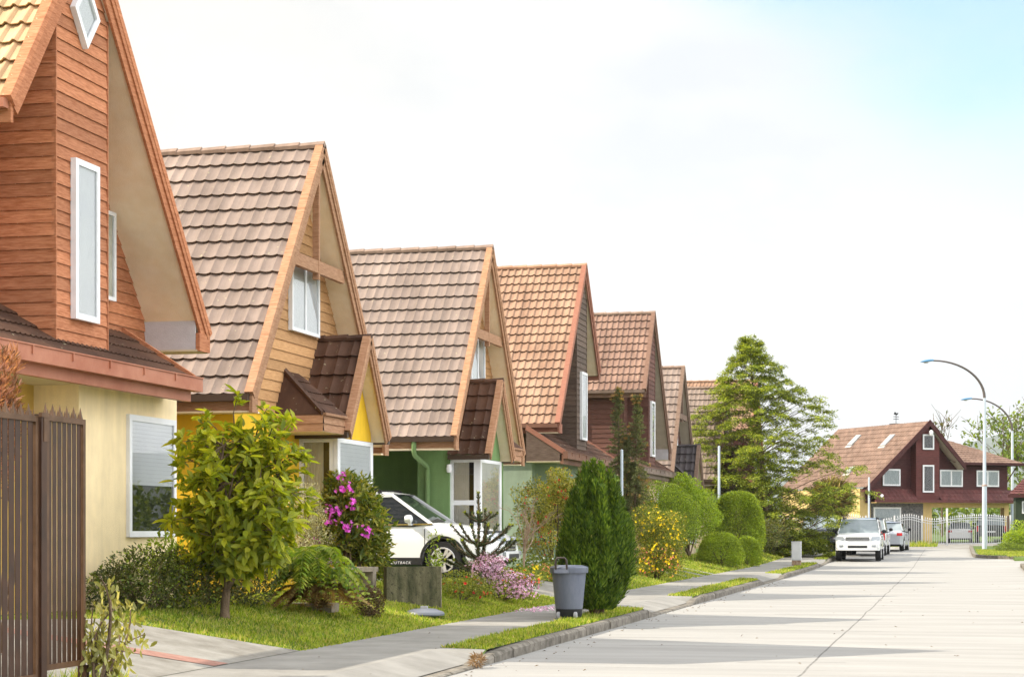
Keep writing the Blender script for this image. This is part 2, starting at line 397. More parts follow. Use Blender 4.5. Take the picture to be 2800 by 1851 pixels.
driveway(DX[:6], 17.55, 17.93, M_BRICKRED, .018, "brick_strip", slant=-1.25)
driveway(DX, 35.2, 39.2)
for yy in (52.2, 54.6, 56.6): driveway(DX, yy, yy + .75)
driveway(DX, 86, 95)
# ------------------------------------------------------------------ house kit
M_GUTTER = flat('dark_gutter', (.05, .03, .02), .45, .4)
def woodm(name, c1, c2, weather=.0):
    return pm(name, c1, c2, scale=3.6, stretch=(1.6, 1.6, 13), bump=.5, bscale=7, bstretch=(2, 2, 26), rough=.78, detail=10, lo=.3, hi=.78, island=.2)
def tilemat(name, c1, c2): return pm(name, tuple(c * .86 for c in c1), tuple(c * 1.06 for c in c2), scale=1.7, stretch=(1, .7, .5), rough=.7, bump=.25, bscale=90, detail=12, lo=.3, hi=.72, spec=.25, streak=((5, .5, .4), .8, 1.12), lichen=((.42, .38, .24), 14, .68))
def tile_slope(eave, along, up, mat, parent, name='roof_slope', course=.34, wave=.2, amp=.018, step=.052, roman=False, eave2=None, top=None):
    """metal-tile slope: eave corner, vector along the eave, vector up the slope; optional trapezoid (top=(t0,t1) fractions of along at the ridge)"""
    e = np.array(eave, float); a = np.array(along, float); u = np.array(up, float)
    La, Lu = np.linalg.norm(a), np.linalg.norm(u); ah = a / La
    n = np.cross(a, u); n /= np.linalg.norm(n)
    if n[2] < 0: n = -n
    t0, t1 = top or (0., 1.)
    nc = max(1, round(Lu / course)); nw = max(2, round(La / wave)); seg = 8
    s = np.linspace(0, 1, nw * seg + 1); ph = s * nw % 1.0
    if roman: h = np.where(ph < .42, np.sin(ph / .42 * PI) ** .8 * 1.5, 0.08 * np.sin((ph - .42) / .58 * 2 * PI)) * amp
    else: h = amp * (1 - np.abs(np.sin(PI * ph)) ** .8) * 1.5
    V = []; F = []; cols = len(s)
    def row(f, off, hh):
        lo, hi = t0 * f, 1 + (t1 - 1) * f
        x = lo + (hi - lo) * s
        return e + np.outer(x, a) + f * u + np.outer(off + hh, n)
    rows = []
    for i in range(nc):
        f0, f1 = i / nc, min(1, (i + 1) / nc)
        dl = min(.055 / Lu, .3 / nc); o_ = np.ones(cols)
        rows += [row(f0 + dl, o_ * -.004, h * .8), row(f0 + dl, o_ * (step - .013), h), row(f0, o_ * (step - .013), h), row(f0, o_ * step, h), row(min(1, f1 + dl), o_ * .004, h * .85)]
    V = np.concatenate(rows)
    for i in range(nc * 5 - 1):
        k = i * cols; r = np.arange(cols - 1) + k
        F.append(np.stack([r, r + 1, r + cols + 1, r + cols], 1))
    F = np.concatenate(F)
    o = npmesh(name, V, F, mat, parent)
    o.data.polygons.foreach_set('use_smooth', [True] * len(o.data.polygons)); o.data.set_sharp_from_angle(angle=math.radians(35))
    return o
def siding_x(b, X, lo, hi, z0, z1, pitch=.15, out=1, m=0, sub=1):
    """lap boards on a wall facing +x (out=1); lo(z), hi(z) give its y limits"""
    z = z0
    while z < z1 - .01:
        zt = min(z + pitch, z1); a0, a1, c0, c1 = lo(z), hi(z), lo(zt), hi(zt)
        if a1 - a0 > .02:
            if c1 < c0: c0 = c1 = (c0 + c1) / 2
            d = .02 * out
            b.poly([(X + d, a0, z), (X + d, a1, z), (X + .003 * out, c1, zt), (X + .003 * out, c0, zt)], m)
            b.poly([(X, a0, z + .004), (X, a1, z + .004), (X + d, a1, z), (X + d, a0, z)], m)
        z = zt
def siding_y(b, Y, lo, hi, z0, z1, pitch=.15, out=-1, m=0):
    z = z0
    while z < z1 - .01:
        zt = min(z + pitch, z1); a0, a1, c0, c1 = lo(z), hi(z), lo(zt), hi(zt)
        if a1 - a0 > .02:
            d = .02 * out
            b.poly([(a0, Y + d, z), (a1, Y + d, z), (c1, Y + .003 * out, zt), (c0, Y + .003 * out, zt)], m)
            b.poly([(a0, Y, z + .004), (a1, Y, z + .004), (a1, Y + d, z), (a0, Y + d, z)], m)
        z = zt
def window_x(parent, X, y0, y1, z0, z1, fw=.06, back='curtain', bars=(), frame=PVC, dep=.07, hb=()):
    """window facing +x: frame with a dark reveal, curtain or blind, and glass; bars = y positions of mullions"""
    b = MB()
    b.box(X, X + dep, y0, y1, z0, z0 + fw).box(X, X + dep, y0, y1, z1 - fw, z1).box(X, X + dep, y0, y0 + fw, z0 + fw, z1 - fw).box(X, X + dep, y1 - fw, y1, z0 + fw, z1 - fw)
    for q in bars: b.box(X, X + dep - .004, q - fw * .6, q + fw * .6, z0 + fw, z1 - fw)
    for q in hb: b.box(X, X + dep - .006, y0 + fw, y1 - fw, q - fw * .6, q + fw * .6)
    wn = b.build('window', frame, parent)
    ya, yb, za, zb = y0 + fw, y1 - fw, z0 + fw, z1 - fw
    MB().poly([(X + .024, ya, za), (X + .024, yb, za), (X + .024, yb, zb), (X + .024, ya, zb)]).build('room_backing', DARKROOM, wn)
    if back == 'blind': MB().poly([(X + .034, ya, za), (X + .034, yb, za), (X + .034, yb, zb), (X + .034, ya, zb)]).build('blind', BLIND, wn)
    if back == 'curtain':
        c = MB(); n = max(6, int((yb - ya) / .03))
        for i in range(n):
            p, q = ya + (yb - ya) * i / n, ya + (yb - ya) * (i + 1) / n
            xa, xb = X + .034 + .008 * (i % 2), X + .034 + .008 * ((i + 1) % 2)
            c.poly([(xa, p, za), (xb, q, za), (xb, q, zb), (xa, p, zb)])
        c.build('curtain', CURT, wn)
    if back == 'half':
        c = MB(); n = 16; zm = za + (zb - za) * .42
        for i in range(n):
            p, q = zm + (zb - zm) * i / n, zm + (zb - zm) * (i + 1) / n
            c.poly([(X + .034, ya, q), (X + .034, yb, q), (X + .044, yb, p), (X + .044, ya, p)])
        c.build('blind', BLIND, wn)
    MB().poly([(X + .052, ya, za), (X + .052, yb, za), (X + .052, yb, zb), (X + .052, ya, zb)]).build('pane', GLASS, wn)
    return wn
def window_y(parent, Y, x0, x1, z0, z1, fw=.06, out=-1, split=None, back=True):
    b = MB(); d = .07 * out; ya, yb = min(Y, Y + d), max(Y, Y + d)
    b.box(x0, x1, ya, yb, z0, z0 + fw).box(x0, x1, ya, yb, z1 - fw, z1).box(x0, x0 + fw, ya, yb, z0 + fw, z1 - fw).box(x1 - fw, x1, ya, yb, z0 + fw, z1 - fw)
    if split: b.box(x0 + fw, x1 - fw, ya + .003, yb - .003, split - .05, split + .05)
    wn = b.build('window', PVC, parent)
    def pl(off): y = Y + off * out; return [(x0 + fw, y, z0 + fw), (x1 - fw, y, z0 + fw), (x1 - fw, y, z1 - fw), (x0 + fw, y, z1 - fw)]
    MB().poly(pl(.024)).build('room_backing', DARKROOM, wn)
    if back:
        c = MB(); n = 14; a, e = x0 + fw, x0 + fw + (x1 - x0 - 2 * fw) * .75
        for i in range(n):
            p, q = a + (e - a) * i / n, a + (e - a) * (i + 1) / n
            c.poly([(p, Y + out * (.034 + .008 * (i % 2)), z0 + fw), (q, Y + out * (.034 + .008 * ((i + 1) % 2)), z0 + fw), (q, Y + out * (.034 + .008 * ((i + 1) % 2)), z1 - fw), (p, Y + out * (.034 + .008 * (i % 2)), z1 - fw)])
        c.build('curtain', CURT, wn)
    MB().poly(pl(.052)).build('pane', GLASS, wn); return wn
def barge(parent, XR, pts, mat, h=.19, t=.035, name='barge_board'):
    """boards along a rake; pts: (y,z) eave and ridge of one side"""
    (y0, z0), (y1, z1) = pts; L = math.hypot(y1 - y0, z1 - z0); ux, uz = (y1 - y0) / L, (z1 - z0) / L
    nx, nz = -uz, ux
    if nz < 0: nx, nz = -nx, -nz
    b = MB()
    def pt(s, d, x): return (x, y0 + ux * s + nx * d, z0 + uz * s + nz * d)
    def q(d0, d1, xa, xb, s0=0., s1=None):
        s1 = L if s1 is None else s1
        b.extrude([pt(s0, d0, xa), pt(s1, d0, xa), pt(s1, d1, xa), pt(s0, d1, xa)], (xb - xa, 0, 0))
    q(-h, -.075, XR - t, XR); q(-.075, .0, XR - t, XR + .022); q(0, .085, XR - .1, XR + .03)
    return b.build(name, mat, parent)
def soffit(parent, XR, XW, pts, mat, off=.16):
    (y0, z0), (y1, z1) = pts; L = math.hypot(y1 - y0, z1 - z0); ux, uz = (y1 - y0) / L, (z1 - z0) / L
    nx, nz = -uz, ux
    if nz < 0: nx, nz = -nx, -nz
    def pt(s, x, d): return (x, y0 + ux * s - nx * d, z0 + uz * s - nz * d)
    sg = 1 if y1 > y0 else -1
    Lr = L - off * .8
    b = MB(); b.extrude([pt(0, XW - .1, off), pt(0, XR - .036, off), pt(Lr, XR - .036, off), pt(Lr, XW - .1, off)], Vector((0, nx * .03, nz * .03)))
    return b.build('soffit', mat, parent)
def ridge_caps(parent, y, z, x0, x1, mat, seg=.42, r=.085):
    b = MB(); x = x0; i = 0
    while x > x1:
        x2 = max(x - seg, x1)
        P = [(.62 * r, -.35 * r), (.72 * r, .25 * r), (0, .95 * r), (-.72 * r, .25 * r), (-.62 * r, -.35 * r)]
        P = [(1.25 * p, 1.0 * q) for p, q in P]
        lift = .014
        k = len(b.v)
        for xx, s, l in ((x + .03, 1.08, lift), (x2, .97, 0)):
            for p, q in P: b.v.append((xx, y + p * s, z + q * s + l))
        for j in range(4): b.f.append((k + j, k + j + 1, k + 6 + j, k + 5 + j)); b.m.append(0)
        b.f.append(tuple(k + j for j in range(5))); b.m.append(0)
        x = x2
    return b.build('ridge_cap', mat, parent, smooth=50)
def gutter(parent, x0, x1, y, z, sgn, mat=M_GUTTER, fas=None):
    """eave gutter along x at (y,z) on the side sgn (-1 near, +1 far) with fascia under it"""
    b = MB(); b.box(x0, x1, min(y, y + sgn * .11), max(y, y + sgn * .11), z - .1, z)
    g = b.build('gutter', mat, parent)
    f = MB(); f.box(x0 + .01, x1 + .02, min(y - sgn * .07, y - sgn * .012), max(y - sgn * .07, y - sgn * .012), z - .24, z + .01); f.build('fascia', fas or mat, parent)
    return g
def walls_box(parent, name, mat, x0, x1, y0, y1, z0, z1):
    return MB().box(x0, x1, y0, y1, z0, z1).build(name, mat, parent)
XR = -9.85; DEP = 8.6
def roof_of(root, P, XW, tm, cm, wm, sm, roman):
    Yc, zr, (yl, zl), (yr, z2) = P['Yc'], P['zr'], P['L'], P['R']
    x1 = XR - DEP
    for (y, z, sg) in ((yl, zl, -1), (yr, z2, 1)):
        kw = dict(roman=True, wave=.19, amp=.026, course=.33) if roman else {}
        tile_slope((XR - .02, y, z), (-DEP, 0, 0), (0, Yc - y, zr - z), tm, root, **kw)
        barge(root, XR, ((y, z), (Yc, zr)), wm); soffit(root, XR, XW, ((y, z), (Yc, zr)), sm)
        # deck that closes the roof from below
        L = math.hypot(Yc - y, zr - z); nx, nz = -(zr - z) / L, (Yc - y) / L
        if nz < 0: nx, nz = -nx, -nz
        d = .03; d2 = .1
        MB().extrude([(XR - .1, y - nx * d, z - nz * d), (XR - .1, Yc - nx * d * 0, zr - d * 1.4), (x1, Yc - nx * d * 0, zr - d * 1.4), (x1, y - nx * d, z - nz * d)], (0, -nx * (d2 - d), -nz * (d2 - d))).build('roof_deck', sm, root)
        gutter(root, x1, XR - .03, y - sg * .0, z + .02, sg, mat=P.get('gut') or M_GUTTER, fas=wm)
    ridge_caps(root, Yc, zr + .01, XR + .0, x1, cm)
def rake_fn(P, off=.16):
    Yc, zr, (yl, zl), (yr, z2) = P['Yc'], P['zr'], P['L'], P['R']
    sl = (zr - zl) / (Yc - yl); sr = (zr - z2) / (yr - Yc)
    ol, orr = off * math.sqrt(1 + sl * sl), off * math.sqrt(1 + sr * sr)
    return (lambda z: Yc - (zr - ol - z) / sl), (lambda z: Yc + (zr - orr - z) / sr)
# ------------------------------------------------------------------ the two house models of the street
M_PENT = tilemat('dark_brown_tiles', (.06, .026, .014), (.12, .058, .034))
M_PANEL = pm('lilac_grey_render', (.5, .47, .48), (.56, .53, .54), scale=8, bump=.3, bscale=60)
M_SOFFY = pm('cream_soffit_board', (.55, .46, .3), (.63, .54, .37), scale=3)
def house_a(P):
    Yc, m = P['Yc'], P['m']
    root = thing('gabled_house', P['label'], 'house', (XR - 3, Yc, terr(-12, Yc)), 'gabled houses along the street')
    XW, XB, XG, XP = XR - .78, XR - .08, XR - .2, XR + .2
    g = terr(-12, Yc) - .05; dz = P.get('dz', 0)
    roof_of(root, P, XW, P['tile'], P['cap'], P['wood'], P['soff'], P['roman'])
    lo, hi = rake_fn(P)
    ylo, yhi = P['L'][0] + .33, P['R'][0] - .33
    zp = 3.95 + dz; zg = 3.42 + dz
    # recessed gable wall
    b = MB(); siding_x(b, XW, lambda z: max(lo(z), ylo), lambda z: min(hi(z), yhi), zp - .55, P['zr'] - .3, .15)
    b.build('gable_wall', P['wall'], root)
    # bay tower with lapped boards on three sides
    b0, b1 = P['bay']; b = MB(); zb = 3.62 + dz
    zt = P['zr'] - .3
    siding_x(b, XB, lambda z: max(lo(z), b0), lambda z: min(hi(z), b1), zb, zt, .15)
    sl = (P['zr'] - P['L'][1]) / (Yc - P['L'][0]); s2 = (P['zr'] - P['R'][1]) / (P['R'][0] - Yc)
    def ztop(y): return P['zr'] - .26 - ((Yc - y) * sl if y < Yc else (y - Yc) * s2)
    siding_y(b, b0, lambda z: XW, lambda z: XB, zb, ztop(b0), .15, -1)
    siding_y(b, b1, lambda z: XW, lambda z: XB, zb, ztop(b1), .15, 1)
    b.box(XW, XB, b0, b1, zb - .05, zb)
    for yy in (b0, b1): b.box(XB - .03, XB + .024, yy - .012, yy + .012, zb, ztop(yy) + (.0))
    bay = b.build('bay_tower', P['wall2'], root)
    w0, w1 = P.get('win', (b0 + .36, b0 + 1.0)); window_x(root, XB + .015, w0, w1, 3.92 + dz, 5.77 + dz, .07, 'blind')
    dy, dzc, hw, hh = P.get('diamond', (0, 0, 0, 0))
    b = MB(); fr = .07
    o = [(dy - hw, dzc), (dy, dzc - hh), (dy + hw, dzc), (dy, dzc + hh)]; q = .76
    i = [(dy + (a - dy) * q, dzc + (c - dzc) * q) for a, c in o]
    for k in range(4):
        k2 = (k + 1) % 4; b.extrude([(XB + .015, *o[k]), (XB + .015, *o[k2]), (XB + .015, *i[k2]), (XB + .015, *i[k])], (.07, 0, 0))
    dwin = b.build('diamond_window', PVC, root) if hw else None
    if hw: MB().poly([(XB + .04, *p) for p in i]).build('blind', BLIND, dwin); MB().poly([(XB + .06, *p) for p in i]).build('pane', GLASS, dwin)
    # narrow window in the recessed wall
    nw = P.get('narrow')
    if nw: window_x(root, XW + .02, nw[0], nw[1], 4.43 + dz, 5.57 + dz, .05, 'curtain')
    # closing panel of the boxed eave on the long side
    ye, ze = P['R'] if m > 0 else P['L']
    MB().box(XW, XR - .045, ye - .34 * m - .012, ye - .34 * m + .012, ze - .2, ze + .2).build('eave_panel', M_PANEL, root)
    MB().box(XW, XR - .02, min(ye - .35 * m, ye + .03 * m), max(ye - .35 * m, ye + .03 * m), ze - .225, ze - .2).build('eave_soffit', M_SOFFY, root)
    MB().box(XR - .04, XR + .015, min(ye - .345 * m, ye + .02 * m), max(ye - .345 * m, ye + .02 * m), ze - .22, ze + .02).build('eave_block', P['wood'], root)
    # pent roof across the front with gutter and fascia
    p0, p1 = P['pent']; zt_ = zp + .1
    if b0 > p0 + .1: pass
    tile_slope((XP, p0, zg + .02), (0, p1 - p0, 0), (XW - XP, 0, zt_ - zg), M_PENT, root, name='pent_roof', course=.3, wave=.12, amp=.012, step=.03)
    for yy in (p0, p1):
        MB().bar((XP + .02, yy, zg + .02), (XW, yy, zt_ + .03), (0, .03, 0), (.02, 0, .055)).build('rake_trim', P['wood'], root)
        MB().extrude([(XW, yy, zg - .2), (XP - .06, yy, zg - .2), (XP - .06, yy, zg), (XW, yy, zt_ - .03)], (0, .02, 0)).build('pent_end', P['wall'], root)
    MB().box(XP - .01, XP + .11, p0 - .06, p1 + .1, zg - .14, zg + .03).box(XP - .005, XP + .125, p0 - .06, p1 + .1, zg + .03, zg + .045).build('gutter', P['gut'], root)
    b = MB(); b.box(XP - .1, XP - .015, p0, p1, zg - .27, zg - .02); b.build('fascia', P['gut'], root)
    for k in range(int((p1 - p0) / .95)):
        yy = p0 + .5 + .95 * k; MB().box(XP + .111, XP + .128, yy - .012, yy + .012, zg - .06, zg + .028).build('gutter_bracket', P['gut'], root)
    MB().box(XW, XP - .1, p0, p1, zg - .22, zg - .2).build('pent_soffit', M_SOFFY, root)
    # ground floor
    x1 = XR - DEP + .3
    MB().box(x1, XW - .0, ylo, yhi, g, zg - .2).build('ground_floor_wall', P['render'], root)
    ys, zs_ = (P['L'] if m > 0 else P['R'])
    b = MB(); yy = ylo if m > 0 else yhi
    siding_y(b, yy, lambda z: x1, lambda z: XW, zg - .2, zs_ - .05, .16, -1 if m > 0 else 1); b.build('side_wall', P['wall'], root)
    y2 = yhi if m > 0 else ylo
    b = MB(); siding_y(b, y2, lambda z: x1, lambda z: XW, zg - .2, ze - .05, .16, 1 if m > 0 else -1); b.build('side_wall', P['wall'], root)
    # rear gable
    MB().poly([(x1, ylo, zg - .2), (x1, ylo, P['L'][1] - .1), (x1, Yc, P['zr'] - .25), (x1, yhi, P['R'][1] - .1), (x1, yhi, zg - .2)]).build('rear_wall', P['wall'], root)
    f0, f1 = P['room']
    MB().box(XW - .05, XG, f0, f1, g, zg - .2).build('front_room_wall', P['render2'], root)
    gw = P.get('gwin')
    if gw: window_x(root, XG - .02, gw[0], gw[1], gw[2], gw[3], .075, 'half')
    # downpipe under the long eave
    yd = ye - .38 * m
    MB().tube([(XW + .06, yd, ze - .2), (XW + .06, yd, zg + .1)], .04, 10).build('downpipe', P['pipe'], root, smooth=40)
    if P.get('sidewin'):
        x = P['sidewin']; window_y(root, ylo - .02, x[0], x[1], x[2], x[3], .05)
    return root
def house_b(P):
    Yc, m = P['Yc'], P['m']
    root = thing('gabled_house', P['label'], 'house', (XR - 3, Yc, terr(-12, Yc)), 'gabled houses along the street')
    XW, XG, XD, XP = -10.27, -9.62, -9.38, -9.46
    g = terr(-12, Yc) - .05; dz = P.get('dz', 0)
    roof_of(root, P, XW, P['tile'], P['cap'], P['wood'], P['soff'], False)
    lo, hi = rake_fn(P)
    ylo, yhi = P['L'][0] + .33, P['R'][0] - .33; zs = 3.3 + dz
    b = MB(); siding_x(b, XW, lambda z: max(lo(z), ylo - .25), lambda z: min(hi(z), yhi + .25), zs, P['zr'] - .3, .165); b.build('gable_wall', P['wall'], root)
    MB().box(XW - .02, XW + .03, ylo, yhi, zs - .05, zs - .003).build('sill_trim', P['render'], root)
    # upper window, two casements
    u0, u1 = P['uwin']; window_x(root, XW + .015, u0, u1, 4.64 + dz, 5.74 + dz, .055, 'blind', bars=((u0 + u1) / 2,))
    # collar beam and king post in the plane of the rake
    zc = 5.68 + dz; hwid = (P['zr'] - zc - .22) / 1.34
    MB().box(XR - .13, XR - .05, Yc - hwid, Yc + hwid, zc - .1, zc + .1).build('collar_beam', P['wood'], root)
    MB().box(XR - .15, XR - .045, Yc - .075, Yc - .005, zc - .2, P['zr'] - .12).build('king_post', P['wood'], root)
    # ground floor: walls, side walls
    x1 = XR - DEP + .3
    cut = P.get('carport')
    if cut:      # the near side wall steps back behind a short return: a carport under the eave
        MB().box(-10.95, XW, ylo + .7, yhi, g, zs - .05).build('ground_floor_wall', P['render'], root)
        MB().box(x1, -10.9, ylo + 2.0, yhi, g, zs - .05).build('ground_floor_wall', P['render'], root)
        MB().box(x1, XW - .05, ylo + .05, yhi, zs - .05, zs + .02).build('carport_ceiling', P['render'], root)
        MB().box(x1, x1 + .15, ylo + .1, ylo + 2.0, g, zs - .05).build('carport_back_wall', P['render'], root)
    else:
        MB().box(x1, XW, ylo, yhi, g, zs - .05).build('ground_floor_wall', P['render'], root)
    MB().poly([(x1, ylo, g), (x1, ylo, P['L'][1] - .1), (x1, Yc, P['zr'] - .25), (x1, yhi, P['R'][1] - .1), (x1, yhi, g)]).build('rear_wall', P['wall'], root)
    # boxed eave returns at the front
    for (y, z), sg in ((P['L'], -1), (P['R'], 1)):
        MB().box(XW - 2.0, XR - .02, min(y, y - sg * .34), max(y, y - sg * .34), z - .24, z - .215).build('eave_soffit', P['soff'], root)
        MB().box(XR - .04, XR + .012, min(y + .03 * sg, y - sg * .2), max(y + .03 * sg, y - sg * .2), z - .245, z + .0).build('eave_block', P['wood'], root)
    # the small porch gable over the bay window
    yd = Yc + m * P.get('off', 1.0); zd = 4.62 + dz; hw = 1.08; ze = 3.02 + dz
    for sg in (-1, 1):
        ye = yd + sg * hw
        tile_slope((XD - .015, ye, ze), (XW - XD, 0, 0), (0, yd - ye, zd - ze), M_PENT if P['dark'] is None else P['dark'], root, name='porch_roof', course=.36, wave=.2)
        barge(root, XD, ((ye, ze), (yd, zd)), P['wood'], h=.15)
        soffit(root, XD, XG - .05, ((ye, ze), (yd, zd)), P['soff'], .1)
        MB().box(XW, XD - .01, min(ye, ye + sg * .09), max(ye, ye + sg * .09), ze - .08, ze + .02).build('gutter', M_GUTTER, root)
    ridge_caps(root, yd, zd, XD, XW, M_PENT if P['dark'] is None else P['dark'], .4, .075)
    sd = (zd - ze) / hw; of = .11 * math.sqrt(1 + sd * sd)
    MB().extrude([(XG - .02, yd - hw + .18, ze - .05), (XG - .02, yd + hw - .18, ze - .05), (XG - .02, yd + hw - .2, ze + .1), (XG - .02, yd, zd - of), (XG - .02, yd - hw + .2, ze + .1)], (-.04, 0, 0)).build('porch_gable_wall', P['render'], root)
    q0, q1 = yd - hw + .13, yd + hw - .13; zt = 2.96 + dz; zbm = P.get('bay_z', .95) + dz * .5
    MB().box(XW - .1, XG - .061, q0, q1, zt + .002, ze + .06).build('bay_head', P['render'], root)
    MB().box(XW, XG - .03, q0 + .03, q1 - .03, g, zbm).build('bay_base', P['render'], root)
    MB().box(XW + .01, XW + .02, q0 + .05, q1 - .05, zbm, zt).build('room_backing', DARKROOM, root)
    window_x(root, XG - .07, q0 + .07, q1 - .07, zbm, zt, .07, 'half' if P.get('blinds') else 'curtain')
    window_y(root, q0 + .07, XW, XG - .07, zbm, zt, .07, -1, split=2.05 + dz)
    window_y(root, q1 - .07, XW, XG - .07, zbm, zt, .07, 1, split=2.05 + dz)
    MB().box(XG - .075, XG, q0, q0 + .07, zbm, zt).build('corner_post', PVC, root); MB().box(XG - .075, XG, q1 - .07, q1, zbm, zt).build('corner_post', PVC, root)
    # hipped pent roof beside the porch gable
    ya = Yc - m * 1.14; yb = yd - m * (hw - .03); zg, zw = 3.27 + dz, 3.98 + dz
    inner = ya + m * .5
    e0, e1 = min(ya, yb), max(ya, yb)
    tp = ((.5 / abs(yb - ya)), 1) if m > 0 else (0, 1 - .5 / abs(yb - ya))
    tile_slope((XP, e0, zg), (0, e1 - e0, 0), (XW - XP, 0, zw - zg), P['dark'] or M_PENT, root, name='pent_roof', course=.28, wave=.12, amp=.012, step=.03, top=tp)
    MB().extrude([(XP, ya, zg), (XW, ya, zg), (XW, inner, zw)], (0, .002 * m, -.02)).build('pent_hip', P['dark'] or M_PENT, root)
    MB().bar((XP, ya, zg + .01), (XW, inner, zw + .02), (.02, .035, 0), (0, 0, .03)).build('hip_cap', P['dark'] or M_PENT, root)
    b = MB(); siding_x(b, XP + .0, lambda z: e0, lambda z: e1, zg - .27, zg - .02, .125)
    siding_y(b, ya, lambda z: XW, lambda z: XP, zg - .27, zg - .02, .125, -m)
    b.box(XP - .03, XP + .05, e0, e1, zg - .022, zg + .02); b.build('pent_fascia', P['wood'], root)
    MB().box(XW, XP, e0, e1, zg - .275, zg - .255).build('pent_soffit', P['soff'], root)
    # downpipe on the near side
    yn, zn = P['L']; c = P['pipe']
    if cut:
        MB().tube([(-10.72, yn - .05, zn - .08), (-10.72, yn - .05, zn - .28), (-10.72, yn + .05, zn - .36), (-10.72, ylo + .62, zn - .55), (-10.72, ylo + .64, zn - .7), (-10.72, ylo + .64, g)], .05, 10).build('downpipe', c, root, smooth=50)
    return root
def stucco(n, c, c2=None): return pm(n, c, c2 or tuple(min(1, q * 1.12) for q in c), scale=3, bump=.45, bscale=110, rough=.92, detail=9, streak=((3.5, 3.5, .35), .88, 1.04))
SOFF = pm('tan_soffit', (.87, .7, .48), (.91, .77, .58), scale=4, bump=.25, bscale=70, rough=.9, streak=((.8, 1.2, .6), .86, 1.04))
TILE_GREY = tilemat('grey_brown_tiles', (.23, .172, .143), (.3, .23, .195))
CAP_GREY = tilemat('grey_brown_ridge', (.23, .155, .115), (.32, .225, .175))
TILE_ORANGE = tilemat('orange_tiles', (.29, .165, .105), (.42, .265, .18))
TILE_BROWN = tilemat('russet_tiles', (.2, .115, .085), (.32, .2, .15))
W_ORANGE = woodm('orange_brown_boards', (.33, .105, .04), (.62, .27, .14))
W_HONEY = woodm('honey_boards', (.42, .21, .085), (.62, .36, .17))
W_TRIM = woodm('faded_brown_trim', (.27, .125, .06), (.5, .29, .175))
W_DARK = woodm('dark_weathered_boards', (.075, .045, .032), (.17, .12, .09))
W_RED = woodm('dark_red_boards', (.09, .035, .025), (.17, .075, .055))
TRIM_RED = woodm('red_metal_trim', (.24, .095, .06), (.33, .15, .1))
H1 = dict(Yc=20.53, zr=8.6, L=(18.62, 6.08), R=(24.15, 4.1), m=1, bay=(19.79, 21.14), win=(20.16, 20.79), diamond=(20.47, 7.5, .33, .41),
          narrow=(22.2, 22.74), pent=(16.1, 23.1), room=(20.65, 23.54), gwin=(21.96, 23.42, 1.4, 2.93), tile=tilemat('sandy_tiles', (.5, .32, .16), (.62, .43, .25)), roman=True,
          cap=CAP_GREY, wood=W_ORANGE, wall=W_ORANGE, wall2=W_ORANGE, soff=SOFF, render=stucco('yellow_render', (.6, .4, .1)), render2=stucco('cream_render', (.9, .72, .44)),
          gut=pm('copper_brown_gutter', (.36, .12, .065), (.46, .19, .115), scale=2, rough=.55), pipe=stucco('cream_pipe', (.6, .48, .24)),
          label='orange-brown boarded house with diamond window above a cream ground floor, nearest the gate')
house_a(H1)
H2 = dict(Yc=28.94, zr=7.59, L=(25.8, 3.42), R=(32.5, 3.05), m=1, uwin=(28.44, 29.78), tile=TILE_GREY, cap=CAP_GREY, wood=W_TRIM, wall=W_HONEY, soff=SOFF,
          render=stucco('golden_yellow_render', (.76, .47, .025)), dark=None, pipe=stucco('yellow_pipe', (.6, .4, .08)), blinds=True,
          label='honey boarded gable house with golden yellow ground floor and grey-brown tiled roof')
house_b(H2)
H3 = dict(Yc=40.33, zr=7.6, L=(37.25, 3.35), R=(43.5, 3.22), m=-1, uwin=(39.85, 41.1), tile=TILE_GREY, cap=CAP_GREY, wood=W_TRIM, wall=W_HONEY, soff=SOFF,
          render=stucco('leaf_green_render', (.16, .26, .1)), dark=None, pipe=stucco('green_pipe', (.16, .25, .1)), carport=True, bay_z=.8,
          label='honey boarded gable house with leaf green ground floor and carport beside the white car')
h3 = house_b(H3)
wl = MB(); wl.lathe((-10.25, 38.22, 2.76), [(0, -.09), (.05, -.08), (.065, 0), (.05, .08), (0, .09)], 12).box(-10.28, -10.22, 38.2, 38.3, 2.7, 2.82); wl.build('wall_lamp', PVC, h3, smooth=50)
H4 = dict(Yc=51.17, zr=8.67, L=(47.55, 4.17), R=(53.3, 5.95), m=-1, bay=(50.2, 51.62), win=(50.64, 51.4), pent=(47.2, 55.3), room=(48.2, 51.05),
          tile=TILE_ORANGE, roman=True, cap=tilemat('orange_ridge', (.36, .18, .11), (.46, .27, .17)), wood=TRIM_RED, wall=W_DARK, wall2=W_DARK, soff=SOFF,
          render=stucco('sage_render', (.3, .37, .28)), render2=stucco('sage_render', (.3, .37, .28)), gut=pm('brown_gutter', (.15, .07, .045), (.22, .11, .07), scale=2, rough=.6), pipe=stucco('olive_pipe', (.3, .3, .18)),
          label='house with bright orange ribbed tile roof and dark weathered boards above the cypress')
house_a(H4)
